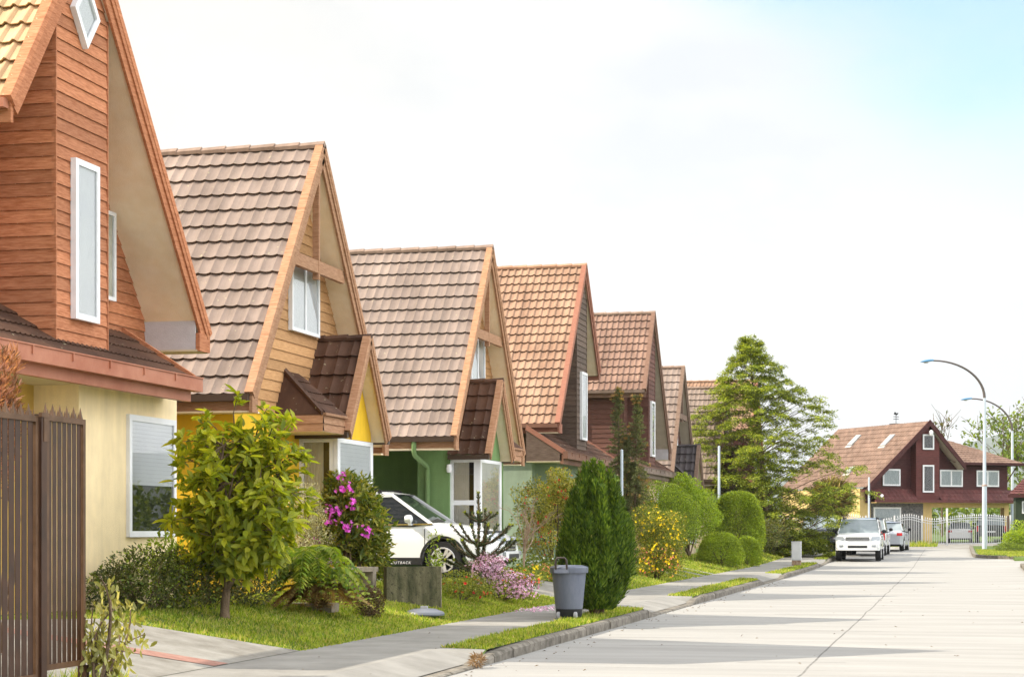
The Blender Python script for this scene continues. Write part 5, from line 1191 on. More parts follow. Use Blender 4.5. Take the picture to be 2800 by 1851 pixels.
# ------------------------------------------------------------------ cars
M_CARW = pm('white_car_paint', (.74, .75, .77), (.78, .79, .8), scale=1, rough=.25, coat=.6, spec=.5)
M_CARS = pm('silver_car_paint', (.42, .44, .48), (.46, .48, .52), scale=1, rough=.3, coat=.5, metal=.3)
M_CARD = pm('dark_car_paint', (.02, .025, .035), (.03, .035, .045), scale=1, rough=.25, coat=.6)
M_CARG = pm('dark_glass', (.015, .02, .024), (.02, .026, .03), scale=1, rough=.04, spec=.8, coat=.4)
M_CHR = flat('chrome_trim', (.6, .6, .62), .2, .6, .9)
M_RIM = flat('alloy_rim', (.62, .62, .64), .3, .5, .4)
M_HEAD = flat('clear_headlight', (.3, .33, .36), .12, .7, .2)
M_TAIL = flat('red_tail_light', (.5, .015, .015), .2, .6)
M_PLATE = flat('white_number_plate', (.7, .7, .7), .5)
def car(label, cat, name, loc, head, paint, T, group=None):
    """T: station table and sizes; local x forward, y left, z up; loc is the ground point under the middle"""
    root = thing(name, label, cat, loc, group); c, s = math.cos(head), math.sin(head); k = T.get('s', 1.)
    def W(p): return Vector((loc[0] + k * (p[0] * c - p[1] * s), loc[1] + k * (p[0] * s + p[1] * c), loc[2] + k * p[2]))
    def fin(b, nm, mat, par=root, smooth=None): return b.xf(W).build(nm, mat, par, smooth=smooth)
    Wd, wr = T['w'] / 2, T['wheel']; ax = T['axles']
    def interp(tab, x):
        for (xa, va), (xb, vb) in zip(tab[:-1], tab[1:]):
            if xa <= x <= xb: t = (x - xa) / (xb - xa); return va + (vb - va) * t
        return tab[0][1] if x < tab[0][0] else tab[-1][1]
    xs = set(np.round(np.linspace(T['top'][0][0], T['top'][-1][0], 30), 3)); Ra = wr * 1.17
    for a in ax: xs |= {round(a + Ra * math.cos(t), 3) for t in np.linspace(0, PI, 13)}
    xs = sorted(x for x in xs if T['top'][0][0] <= x <= T['top'][-1][0]); x0, x1 = xs[0], xs[-1]
    b = MB(); rings = []
    for x in xs:
        zt = interp(T['top'], x); zb = interp(T['bot'], x); wd = Wd * interp(T['plan'], x)
        for a in ax:
            if abs(x - a) < Ra: zb = max(zb, wr + math.sqrt(max(0, Ra * Ra - (x - a) ** 2)) * .98)
        zm = zb + (zt - zb) * .5; fl = 1.0
        ring = [(wd * .93, zb), (wd * fl, zb + min(.07, (zt - zb) * .2)), (wd, zm), (wd * .985, zb + (zt - zb) * .78), (wd * .93, zt - .02), (wd * .84, zt + .012), (wd * .45, zt + T.get('crown', .03)), (0, zt + T.get('crown', .03) * 1.15)]
        rings.append([(x, y, z) for y, z in ring] + [(x, -y, z) for y, z in ring[-2::-1]])
    n = len(rings[0])
    for r in rings: b.v += r
    for i in range(len(rings) - 1):
        for j in range(n - 1): b.f.append((i * n + j, (i + 1) * n + j, (i + 1) * n + j + 1, i * n + j + 1)); b.m.append(0)
    b.f.append(tuple(range(n))); b.f.append(tuple((len(rings) - 1) * n + j for j in reversed(range(n)))); b.m += [0, 0]
    body = fin(b, 'body', paint, smooth=38)
    # floor and dark wheel wells
    zf = interp(T['bot'], 0); b = MB(); b.box(x0 + .25, x1 - .25, -Wd * .8, Wd * .8, zf - .02, interp(T['top'], 0) - .1); fin(b, 'underbody', M_BLACK)
    # sill cladding and wheel-arch trims
    if T.get('clad'):
        for sg in (-1, 1):
            b = MB(); b.box(ax[0] + Ra * .98, ax[1] - Ra * .98, sg * Wd * .96, sg * (Wd + .012), zf - .03, zf + .1); fin(b, 'sill_cladding', M_BLACK)
    for a in ax:
        for sg in (-1, 1):
            b = MB(); N_ = 16; t0 = .1
            for i in range(N_):
                ta, tb = t0 + (PI - 2 * t0) * i / N_, t0 + (PI - 2 * t0) * (i + 1) / N_; q = []
                for t, r in ((ta, Ra * .97), (tb, Ra * .97), (tb, Ra * 1.1), (ta, Ra * 1.1)): q.append((a + r * math.cos(t), sg * (Wd * 1.0 + .004), wr + r * math.sin(t)))
                b.poly(q if sg < 0 else q[::-1])
            if T.get('clad'): fin(b, 'arch_trim', M_BLACK)
    # wheels: tyre and rim
    for a in ax:
        for sg in (-1, 1):
            y = sg * (Wd - .12); b = MB(); b.lathe((a, y - .11, wr), [(wr * .62, 0), (wr * .95, .0), (wr, .03), (wr, .19), (wr * .95, .22), (wr * .62, .22)], 26, (0, 1, 0)); ty = fin(b, 'tyre', M_RUBBER, smooth=40)
            b = MB(); yo = y + sg * .112; b.lathe((a, yo - .008, wr), [(wr * .66, 0), (wr * .68, .008), (wr * .66, .016), (wr * .6, .016), (wr * .6, 0)], 26, (0, 1, 0))
            for q in range(10):
                t = 2 * PI * q / 10 + (.1 if q % 2 else -.1); u = Vector((math.cos(t), 0, math.sin(t))); v = Vector((-u.z, 0, u.x)) * .03; b.bar(Vector((a, yo, wr)) + u * .05, Vector((a, yo, wr)) + u * wr * .64, v, (0, .016, 0))
            b.lathe((a, yo - .012, wr), [(0, 0), (.075, 0), (.075, .026), (0, .026)], 14, (0, 1, 0)); rm = fin(b, 'rim', M_RIM, ty)
            b = MB(); b.lathe((a, yo - .004 * sg - .004, wr), [(0, 0), (wr * .62, 0), (wr * .62, .008), (0, .008)], 20, (0, 1, 0)); fin(b, 'brake_disc', flat('grey_brake_disc', (.12, .12, .125), .5), ty)
    # greenhouse
    g = T['cab']      # (x front belt, x front roof, x rear roof, x rear belt, roof z, belt inset, roof inset)
    xfb, xfr, xrr, xrb, zr_, wb, wt = g; wb *= Wd; wt *= Wd; zbf, zbr = interp(T['top'], xfb) - .01, interp(T['top'], xrb) - .01; zside = T['belt']
    F_ = dict(a=(xfb, wb, zbf), r=(xfr, wt, zr_), q=(xrr, wt, zr_ - T.get('drop', .03)), e=(xrb, wb, zbr))
    for sg, nm in ((1, ''), (-1, '')):
        P4 = [(p[0], sg * p[1], p[2]) for p in (F_['a'], F_['e'], F_['q'], F_['r'])]; xp = T.get('bpil', (xfr + xrr) / 2 - .1)
        def at(x, top): t = (x - xrb) / (xfb - xrb); lo = Vector(P4[1]).lerp(Vector(P4[0]), t); t2 = (x - xrr) / (xfr - xrr); hi = Vector(P4[2]).lerp(Vector(P4[3]), t2); return hi if top else lo
        b = MB(); q = [P4[0], tuple(at(xp, 0)), tuple(at(xp - .05, 1)), P4[3]]; b.poly(q if sg < 0 else q[::-1]); fin(b, 'side_window', M_CARG)
        b = MB(); q = [tuple(at(xp, 0)), P4[1], P4[2], tuple(at(xp - .05, 1))]; b.poly(q if sg < 0 else q[::-1]); fin(b, 'side_window', M_CARG)
        b = MB(); pw = .035; o_ = (0, sg * .014, 0)
        b.bar(Vector(P4[0]), Vector(P4[3]), (pw, 0, .01), o_).bar(Vector(P4[1]) + Vector((.06, 0, 0)), Vector(P4[2]) + Vector((.04, 0, 0)), (.075, 0, 0), o_)
        b.bar(Vector(P4[3]) + Vector((-.0, 0, -.015)), Vector(P4[2]) + Vector((0, 0, -.015)), (0, .0, .03), (0, .02, 0)); fin(b, 'window_pillars', paint)
        b = MB(); b.bar(at(xp, 0), at(xp - .05, 1), (.035, 0, 0), (0, sg * .008, 0)); fin(b, 'door_pillar', M_BLACK)
        b = MB(); b.bar(Vector(P4[0]) + Vector((0, 0, .012)), Vector(P4[1]) + Vector((0, 0, .012)), (0, 0, .014), (0, sg * .018, 0)); fin(b, 'window_sill_trim', M_CHR if T.get('chrome') else M_BLACK)
        # mirror
        m_ = Vector((xfb - .42 * T.get('mir', 1), sg * (Wd + .09), zside + .12)); b = MB(); b.lathe(m_, [(.02, -.08), (.085, -.06), (.1, 0), (.09, .05), (.03, .075)], 12, (1, 0, 0), sy=.8); b.bar(m_ + Vector((.0, -sg * .1, -.12)), m_ + Vector((0, 0, -.03)), (.03, 0, 0), (0, .025, 0)); fin(b, 'door_mirror', T.get('mirmat', paint), smooth=45)
        for xd in T.get('doors', ()):
            b = MB(); b.box(xd - .006, xd + .006, sg * Wd * .985, sg * (Wd + .003), zf + .12, zside - .06); fin(b, 'door_seam', M_BLACK)
        for xd in T.get('doors', ())[:-1]:
            b = MB(); b.bar((xd + .12, sg * (Wd + .012), zside - .16), (xd + .32, sg * (Wd + .012), zside - .15), (0, 0, .018), (0, .014, 0)); fin(b, 'door_handle', paint)
    b = MB(); b.poly([F_['a'], F_['r'], (F_['r'][0] + .03, 0, F_['r'][2] + .015), (F_['a'][0] + .1, 0, F_['a'][2])]).poly([(F_['a'][0] + .1, 0, F_['a'][2]), (F_['r'][0] + .03, 0, F_['r'][2] + .015), (xfr, -wt, zr_), (xfb, -wb, zbf)]); fin(b, 'windscreen', M_CARG if not T.get('wsm') else T['wsm'])
    b = MB(); b.poly([F_['e'], (xrb, -wb, zbr), (xrr, -wt, F_['q'][2]), F_['q']]); fin(b, 'rear_window', T.get('wsm') or M_CARG)
    b = MB(); secs = [xfr + .03, xfr - .2, (xfr + xrr) / 2, xrr + .2, xrr - .05]; kk = 0; V = []
    for i, x in enumerate(secs):
        dz = T.get('drop', .03) * max(0, (i - 2) / 2) ; up = .055 if 0 < i < 4 else .012
        V += [(x, wt + .015, zr_ - dz - .03), (x, wt * .96, zr_ - dz + .02), (x, wt * .6, zr_ - dz + up), (x, 0, zr_ - dz + up * 1.25), (x, -wt * .6, zr_ - dz + up), (x, -wt * .96, zr_ - dz + .02), (x, -wt - .015, zr_ - dz - .03)]
    Fq = [(i * 7 + j, i * 7 + j + 1, (i + 1) * 7 + j + 1, (i + 1) * 7 + j) for i in range(4) for j in range(6)]; b.grid(V, Fq); fin(b, 'roof', T.get('roofmat', paint), smooth=50)
    if T.get('rails'):
        for sg in (-1, 1):
            b = MB(); y = sg * (wt * .93); b.bar((xfr - .25, y, zr_ + .09), (xrr + .25, y, zr_ + .08), (0, .022, 0), (0, 0, .02))
            for x in (xfr - .25, (xfr + xrr) / 2, xrr + .25): b.bar((x, y, zr_ + .0), (x, y, zr_ + .09), (.04, 0, 0), (0, .02, 0))
            fin(b, 'roof_rail', M_BLACK)
    # front
    xf = x1; zf2 = interp(T['bot'], xf)
    fr = T['front']
    for sg in (-1, 1):
        b = MB(); y0, y1_, za, zb_ = fr['lamp']; b.extrude([(xf - .02, sg * y0 * Wd, za), (xf - .06 - fr.get('sweep', .1), sg * y1_ * Wd, za + .02), (xf - .1 - fr.get('sweep', .1), sg * y1_ * Wd, zb_), (xf - .05, sg * y0 * Wd, zb_ - .01)], (.045, 0, 0)); fin(b, 'headlight', M_HEAD)
        b = MB(); b.box(xf - .01, xf + .052, sg * .62 * Wd, sg * .8 * Wd, fr['fog'], fr['fog'] + .07); fin(b, 'fog_light', M_HEAD)
    ga, gb, gz0, gz1 = fr['grille']; b = MB(); b.box(xf - .03, xf + .012, -ga * Wd, ga * Wd, gz0, gz1); fin(b, 'grille', M_BLACK)
    for i in range(fr.get('bars', 3)):
        z = gz0 + (gz1 - gz0) * (i + .5) / fr.get('bars', 3); b = MB(); b.box(xf + .012, xf + .026, -ga * Wd, ga * Wd, z - .014, z + .014); fin(b, 'grille_bar', M_CHR)
    b = MB(); b.box(xf - .03, xf + .078, -.42 * Wd, .42 * Wd, fr['low'], fr['low'] + .09); fin(b, 'lower_intake', M_BLACK)
    b = MB(); bz = fr['bump']; b.extrude([(xf - .25, -Wd * .97, bz[0]), (xf + .02, -Wd * .84, bz[0]), (xf + .07, -Wd * .4, bz[0]), (xf + .07, Wd * .4, bz[0]), (xf + .02, Wd * .84, bz[0]), (xf - .25, Wd * .97, bz[0])], (0, 0, bz[1] - bz[0])); fin(b, 'front_bumper', paint)
    # rear
    rr_ = T['rear']; xr_ = x0
    for sg in (-1, 1):
        y0, y1_, za, zb_ = rr_['lamp']; b = MB(); b.box(xr_ - .02, xr_ + .1, sg * y0 * Wd, sg * y1_ * Wd, za, zb_); fin(b, 'tail_light', M_TAIL)
    b = MB(); b.box(xr_ - .02, xr_ - .005, -.26, .26, rr_['plate'], rr_['plate'] + .13); fin(b, 'number_plate', M_PLATE)
    b = MB(); bz = rr_['bump']; b.extrude([(xr_ + .2, -Wd * .97, bz[0]), (xr_ - .03, -Wd * .84, bz[0]), (xr_ - .07, 0, bz[0]), (xr_ - .03, Wd * .84, bz[0]), (xr_ + .2, Wd * .97, bz[0])], (0, 0, bz[1] - bz[0])); fin(b, 'rear_bumper', paint if not T.get('blackbump') else M_BLACK)
    return root, fin, W
WAGON = dict(w=1.84, wheel=.345, axles=(-1.42, 1.33), top=[(-2.4, .9), (-2.2, 1.0), (-1.0, 1.0), (.75, .97), (1.0, 1.02), (1.75, .93), (2.1, .84), (2.33, .72), (2.4, .6)], bot=[(-2.4, .45), (-2.1, .3), (2.0, .27), (2.4, .36)],
             plan=[(-2.4, .8), (-2.2, .93), (-1.4, 1), (1.5, 1), (2.0, .94), (2.25, .84), (2.4, .7)], belt=.98, cab=(1.12, .28, -1.75, -2.3, 1.56, .95, .76), drop=.07, bpil=-.25, doors=(.98, -.2, -1.2), clad=True, chrome=True, rails=True, mir=1.0,
             front=dict(lamp=(.5, .93, .64, .78), fog=.42, grille=(.42, 0, .5, .7), low=.36, bump=(.34, .5), sweep=.22), rear=dict(lamp=(.6, .95, .8, 1.0), plate=.72, bump=(.4, .6)))
JEEP = dict(w=1.82, wheel=.37, axles=(-1.45, 1.3), top=[(-2.3, 1.0), (-2.2, 1.1), (-.5, 1.1), (.8, 1.06), (1.1, 1.12), (1.9, 1.04), (2.15, .98), (2.22, .8)], bot=[(-2.3, .55), (-2, .42), (1.9, .42), (2.22, .46)],
            plan=[(-2.3, .92), (-2, 1), (1.6, 1), (2.0, .97), (2.22, .9)], belt=1.08, cab=(1.05, .45, -2.0, -2.25, 1.68, .93, .8), drop=.02, bpil=-.4, doors=(.95, -.35, -1.3), rails=True, mirmat=M_BLACK, clad=False,
            front=dict(lamp=(.6, .97, .82, 1.0), fog=.58, grille=(.52, 0, .83, .98), low=.54, bump=(.44, .76), sweep=.06, bars=3), rear=dict(lamp=(.72, .96, .85, 1.2), plate=.75, bump=(.45, .7)),
            wsm=pm('windscreen_glass', (.19, .23, .25), (.26, .3, .32), scale=2, rough=.06, spec=.7))
SEDAN = dict(w=1.74, wheel=.31, axles=(-1.3, 1.3), top=[(-2.2, .82), (-2.1, .98), (-1.5, 1.0), (.7, .93), (1.0, .93), (1.8, .82), (2.1, .7), (2.2, .55)], bot=[(-2.2, .4), (-1.9, .26), (1.9, .24), (2.2, .32)],
             plan=[(-2.2, .85), (-2, .95), (-1.3, 1), (1.4, 1), (1.9, .93), (2.2, .75)], belt=.95, cab=(1.05, .3, -.85, -1.6, 1.42, .93, .74), drop=.03, bpil=-.3, doors=(.9, -.25, -1.2), mirmat=M_BLACK,
             front=dict(lamp=(.55, .93, .6, .74), fog=.36, grille=(.35, 0, .5, .66), low=.3, bump=(.28, .48), sweep=.2), rear=dict(lamp=(.66, .96, .76, .9), plate=.62, bump=(.34, .6)), wsm=MATS['windscreen_glass'])
PICK = dict(JEEP, wheel=.38, top=[(-2.6, 1.02), (-2.5, 1.08), (-.8, 1.08), (.8, 1.06), (1.1, 1.1), (1.9, 1.0), (2.15, .95), (2.22, .8)], bot=[(-2.6, .55), (-2, .45), (1.9, .42), (2.22, .46)], plan=[(-2.6, .96), (-2, 1), (1.6, 1), (2.0, .97), (2.22, .9)],
            cab=(1.05, .45, -.75, -1.0, 1.7, .93, .8), bpil=-.1, doors=(.95, .0, -.9), rails=False, roofmat=M_CARD, rear=dict(lamp=(.84, .985, .72, 1.06), plate=.62, bump=(.48, .66)), blackbump=True)
r_, fin, W = car('white estate car parked nose-out in the green house driveway', 'car', 'parked_car', (-11.2, 37.0, .53), 0, M_CARW, dict(WAGON, s=1.06))
def lettering(txt, size, M, mat, parent):
    cu = bpy.data.curves.new('lettering', 'FONT'); cu.body = txt; cu.size = size; cu.extrude = .0015; cu.shear = .2; cu.space_character = 1.25
    t = bpy.data.objects.new('lettering', cu); COL.objects.link(t); bpy.context.view_layer.update()
    me = bpy.data.meshes.new_from_object(t.evaluated_get(bpy.context.evaluated_depsgraph_get())); bpy.data.objects.remove(t)
    me.transform(M); me.transform(Matrix.Translation(-origin_of(parent))); me.materials.clear(); me.materials.append(mat)
    o = bpy.data.objects.new('lettering', me); COL.objects.link(o); o.parent = parent; return o
tp = W((.33, -.938, .268)); lettering('OUTBACK', .075, Matrix.Translation(tp) @ Matrix.Rotation(PI / 2, 4, 'X'), PVC, r_)
jp = (-3.97, 79.2, rise(79) + .0)
car('white jeep with chrome grille facing the camera, parked at the kerb', 'car', 'parked_car', (-3.96, 82.6, rise(82.6)), -PI / 2, M_CARW, dict(JEEP, s=1.03), 'vehicles parked at the end of the street')
car('white pickup with dark roof parked behind the jeep, red tail light showing', 'pickup', 'parked_pickup', (-3.98, 91.2, rise(91)), PI / 2 - .02, M_CARW, dict(PICK, s=1.0), 'vehicles parked at the end of the street')
car('silver saloon car seen from behind, beyond the white pickup', 'car', 'parked_car', (-3.32, 100.0, rise(100)), PI / 2 - .06, M_CARS, dict(SEDAN, s=1.02), 'vehicles parked at the end of the street')
car('dark blue car half hidden by the feathery tree at left of the jeep', 'car', 'parked_car', (-6.35, 92.5, rise(92) + .16), -PI / 2 + .1, M_CARD, dict(JEEP, s=1.0, rails=False, wsm=MATS['windscreen_glass']), 'vehicles parked at the end of the street')
# ------------------------------------------------------------------ the house closing the street, its fence and yard
ANG = math.radians(35); PE = Vector((-1.89, 117.0, 0)); ca, sa = math.cos(ANG), math.sin(ANG)
def E3(u, d, z): return Vector((PE.x + u * ca - d * sa, PE.y + u * sa + d * ca, z))   # u along the front, d into the house
W_MAROON = pm('maroon_boards', (.05, .014, .014), (.085, .026, .024), scale=3, stretch=(1, 1, 12), rough=.75, island=.1)
T_END = tilemat('terracotta_tiles', (.165, .1, .072), (.245, .158, .12))
T_MAR = tilemat('maroon_tiles', (.1, .032, .03), (.15, .05, .045))
CREAM = stucco('warm_cream_render', (.62, .45, .2))
def end_house():
    g = rise(118) - .05; root = thing('end_house', 'maroon boarded house with terracotta roof and carport closing the end of the street', 'house', tuple(E3(0, 0, g)))
    def ebox(nm, mat, u0, u1, d0, d1, z0, z1, par=root):
        b = MB(); b.box(u0, u1, d0, d1, z0, z1); return b.xf(lambda p: E3(p.x, p.y, p.z)).build(nm, mat, par)
    def epoly(nm, mat, pts, par=root, thick=None):
        b = MB(); (b.extrude(pts, thick) if thick else b.poly(pts)); return b.xf(lambda p: E3(p.x, p.y, p.z)).build(nm, mat, par)
    ridge, zl, ul, ur, zr2 = 7.95, 3.95, -4.4, 2.45, 5.4; D = 9.5; ov = -.75
    tile_slope(tuple(E3(ul, ov, zl)), tuple(E3(0, D, 0) - E3(0, ov, 0)), tuple(E3(0, 0, ridge) - E3(ul, 0, zl)), T_END, root, course=.42, wave=.3, amp=.02, step=.03)
    tile_slope(tuple(E3(ur + .1, ov, zr2 - .1)), tuple(E3(0, D, 0) - E3(0, ov, 0)), tuple(E3(0, 0, ridge) - E3(ur + .1, 0, zr2 - .1)), T_END, root, course=.42, wave=.3, amp=.02, step=.03)
    # raised dark verge on the ridge end and barge boards
    for (u, z) in ((ul, zl), (ur + .1, zr2 - .1)):
        epoly('barge_board', W_MAROON, [(u, ov - .03, z - .28), (u, ov - .03, z + .06), (0, ov - .03, ridge + .08), (0, ov - .03, ridge - .3)], thick=(0, .07, 0))
    epoly('soffit', MATS['pale_soffit'], [(.25, ov + .05, ridge - .5), (.25, 0, ridge - .5), (ur, 0, zr2 - .28), (ur, ov + .05, zr2 - .28)], thick=(0, 0, -.03))
    epoly('soffit', W_MAROON, [(-.25, ov + .05, ridge - .5), (-.25, 0, ridge - .5), (ul, 0, zl - .22), (ul, ov + .05, zl - .22)], thick=(0, 0, -.03))
    b = MB(); sl = (ridge - zl) / -ul; sr = (ridge - zr2) / ur
    siding_x(b, 0, lambda z: max(-4.05, -(ridge - .3 - z) / sl), lambda z: min(6.1, (ridge - .35 - z) / sr) if z > 5.3 else 6.1, 3.05, ridge - .4, .14, out=-1)
    b.v = [(y, x, z) for x, y, z in b.v]; b.xf(lambda p: E3(p.x, p.y, p.z)).build('gable_wall', W_MAROON, root)
    # projecting stair tower
    b = MB()
    bt = MB(); siding_x(bt, 0, lambda z: -.86, lambda z: .78, 3.2, ridge - 1.28, .14, out=-1); bt.v = [(y, x - .55, z) for x, y, z in bt.v]
    bt.box(-.86, .78, -.54, -.001, 3.15, ridge - 1.25); bt.extrude([(-.86, -.545, ridge - 1.26), (.78, -.545, ridge - 1.26), (.0, -.545, ridge - .35)], (0, .5, 0))
    bt.xf(lambda p: E3(p.x, p.y, p.z)).build('stair_tower', pm('maroon_tower_boards', (.09, .024, .022), (.14, .042, .036), scale=3, stretch=(1, 1, 12), rough=.75, island=.1), root)
    def win(u0, u1, z0, z1, d, bars=(), cur=True):
        b = MB(); f = .09; b.box(u0, u1, d - .06, d, z0, z0 + f).box(u0, u1, d - .06, d, z1 - f, z1).box(u0, u0 + f, d - .06, d, z0 + f, z1 - f).box(u1 - f, u1, d - .06, d, z0 + f, z1 - f)
        for q in bars: b.box(q - .05, q + .05, d - .055, d, z0 + f, z1 - f)
        wn = b.xf(lambda p: E3(p.x, p.y, p.z)).build('window', PVC, root)
        def pl(nm, mat, dd): epoly(nm, mat, [(u0 + f, d - dd, z0 + f), (u1 - f, d - dd, z0 + f), (u1 - f, d - dd, z1 - f), (u0 + f, d - dd, z1 - f)], wn)
        pl('room_backing', DARKROOM, .022)
        if cur:
            c = MB(); n = 12
            for i in range(n):
                a_, e_ = u0 + f + (u1 - u0 - 2 * f) * i / n, u0 + f + (u1 - u0 - 2 * f) * (i + 1) / n
                c.poly([(a_, d - .028 - .008 * (i % 2), z0 + f), (e_, d - .028 - .008 * ((i + 1) % 2), z0 + f), (e_, d - .028 - .008 * ((i + 1) % 2), z1 - f), (a_, d - .028 - .008 * (i % 2), z1 - f)])
            c.xf(lambda p: E3(p.x, p.y, p.z)).build('curtain', pm('blue_grey_curtain', (.3, .36, .37), (.45, .5, .5), scale=3, stretch=(6, 6, 1)), wn)
        pl('pane', GLASS, .048)
    win(-2.86, -1.64, 4.08, 5.08, -.025); win(1.17, 2.8, 4.06, 5.08, -.025, (1.98,)); win(3.81, 5.44, 4.08, 5.07, -.025, (4.62,))
    win(-.43, .36, 6.25, 7.16, -.585, cur=False); win(-.43, .36, 3.69, 5.33, -.585, cur=False); win(-3.5, -1.6, 1.1, 2.8, -.03)
    # pent roofs over the ground floor
    for (u0, u1) in ((-3.75, -.86), (.78, 6.5)):
        tile_slope(tuple(E3(u0, -.75, 3.22)), tuple(E3(u1, 0, 0) - E3(u0, 0, 0)), tuple(E3(0, 0, 3.88) - E3(0, -.75, 3.22)), T_MAR, root, name='pent_roof', course=.34, wave=.3, amp=.015, step=.03)
    ebox('gutter', T_MAR, -3.85, 6.55, -.87, -.72, 3.08, 3.24); ebox('pent_soffit', CREAM, -3.7, 6.3, -.72, 0, 3.05, 3.08)
    # ground floor: stone front, cream piers, open carport
    ebox('stone_wall', pm('slate_stone_cladding', (.06, .065, .075), (.2, .19, .19), scale=7, stretch=(1, 1, 3), bump=.6, bscale=20, rough=.9, lo=.35, hi=.6), -3.6, 0, -.02, .2, g, 3.05)
    ebox('side_wall', CREAM, -4.35, -3.6, .1, D - .3, g, 3.9); ebox('carport_pier', CREAM, 0, .62, -.02, .3, g, 3.05); ebox('carport_pier', CREAM, 5.86, 6.2, -.02, .3, g, 3.05)
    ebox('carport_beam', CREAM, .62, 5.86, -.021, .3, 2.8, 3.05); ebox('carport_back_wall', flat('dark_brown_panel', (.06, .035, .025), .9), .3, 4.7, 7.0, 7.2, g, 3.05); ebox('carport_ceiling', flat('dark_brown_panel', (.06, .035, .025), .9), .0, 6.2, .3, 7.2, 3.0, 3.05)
    ebox('carport_side_wall', CREAM, -.1, .3, .3, 7.2, g, 3.0)
    # upper storey of the wing and its hipped roof
    ebox('wing_wall', W_MAROON, 2.0, 6.1, .02, 7.0, 3.06, 5.4)
    A_, B_, C_, D_ = (1.9, -.45, 5.5), (6.9, -.45, 5.5), (3.9, 3.2, 7.0), (.6, 3.2, 7.0)
    L_ = E3(*B_) - E3(*A_)
    tile_slope(tuple(E3(*A_)), tuple(L_), tuple(E3(0, 3.65, 1.5) - E3(0, 0, 0)), T_END, root, name='wing_roof', course=.36, wave=.3, amp=.018, step=.035, top=(-.26, .42))
    epoly('wing_roof', T_END, [B_, (6.9, 7.2, 5.5), C_]); epoly('wing_roof', T_END, [(6.9, 7.2, 5.5), (1.5, 7.2, 5.5), (.6, 3.2, 7.0), C_]); ebox('gutter', W_MAROON, 2.3, 7.0, -.55, -.42, 5.38, 5.52); ebox('wing_soffit', W_MAROON, 2.4, 6.85, -.42, 7.0, 5.36, 5.39)
    MB().bar(E3(6.1, .02, 4.4), E3(6.7, -.1, 5.3), (.04, 0, 0), (0, .04, 0)).build('bracket', W_MAROON, root)
    # roof lights, chimney with weathervane, lamp, camera
    n = Vector((0, 0, 0)); sv = E3(0, 0, ridge) - E3(ul, 0, zl); av = (E3(0, 1, 0) - E3(0, 0, 0)); nn = sv.cross(av).normalized(); nn = nn if nn.z > 0 else -nn
    for (d, f, h) in ((1.9, .64, .17), (6.0, .69, .16), (3.0, .23, .09)):
        p = E3(ul, d, zl) + sv * f; q = p + sv * h; s = MB(); wv = av * .27
        s.extrude([p - wv, p + wv, q + wv, q - wv], nn * .1); sk = s.build('roof_light', flat('grey_skylight_frame', (.4, .41, .42), .5), root)
        p2, q2 = p + (q - p) * .1 + nn * .105, p + (q - p) * .85 + nn * .105; w2 = wv * .75; MB().poly([p2 - w2, p2 + w2, q2 + w2, q2 - w2]).build('pane', flat('roof_light_pane', (.42, .45, .48), .15, .6), sk)
        MB().extrude([p - wv * 1.2 - sv * .035, p + wv * 1.2 - sv * .035, p + wv * 1.2 - sv * .004, p - wv * 1.2 - sv * .004], nn * .06).build('flashing', flat('pale_flashing', (.5, .45, .42), .5), root)
    ebox('chimney', flat('dark_chimney', (.04, .03, .035), .6), .1, .7, 3.2, 3.8, 7.4, 8.02)
    c = E3(.4, 3.5, 8.0); ir = flat('black_iron', (.015, .015, .018), .6); dx = Vector((ca, sa, 0)) ; b = MB(); b.tube([c, c + Vector((0, 0, .7))], .018, 6).bar(c + Vector((0, 0, .3)) - dx * .2, c + Vector((0, 0, .3)) + dx * .2, (0, 0, .018), (0, .018, 0)).bar(c + Vector((0, 0, .45)) - dx * .2, c + Vector((0, 0, .45)) + dx * .2, (0, 0, .02), (0, .015, 0))
    t = c + Vector((0, 0, .6)); b.extrude([t - dx * .18, t + dx * .04 + Vector((0, 0, -.06)), t + dx * .16 + Vector((0, 0, .02)), t + dx * .15 + Vector((0, 0, .12)), t + dx * .06 + Vector((0, 0, .05)), t - dx * .09 + Vector((0, 0, .16))], (0, .02, 0)); b.build('weathervane', ir, root)
    p = E3(0, ov - .1, ridge - .75); MB().lathe(p, [(0, -.14), (.1, -.13), (.13, 0), (.12, .14), (.05, .2), (0, .2)], 12).build('alarm_box', PVC, root, smooth=50)
    p = E3(-3.5, -.95, 3.45); MB().lathe(p, [(0, -.1), (.07, -.08), (.1, .05), (0, .1)], 10, (0, -1, .3)).build('floodlight', PVC, root, smooth=50)
    return root
end_house()
# vehicles in the carport yard
p = E3(1.6, .9, 0); car('white saloon in the carport behind the white railings', 'car', 'parked_car', (xat(2625, 120.5), 120.5, rise(120)), PI / 2, M_CARW, dict(SEDAN, s=.86), 'cars behind the white railings')
car('dark pickup in the carport behind the white railings', 'pickup', 'parked_pickup', (xat(2708, 120.5), 120.5, rise(120)), PI / 2, M_CARD, dict(PICK, s=.98), 'cars behind the white railings')
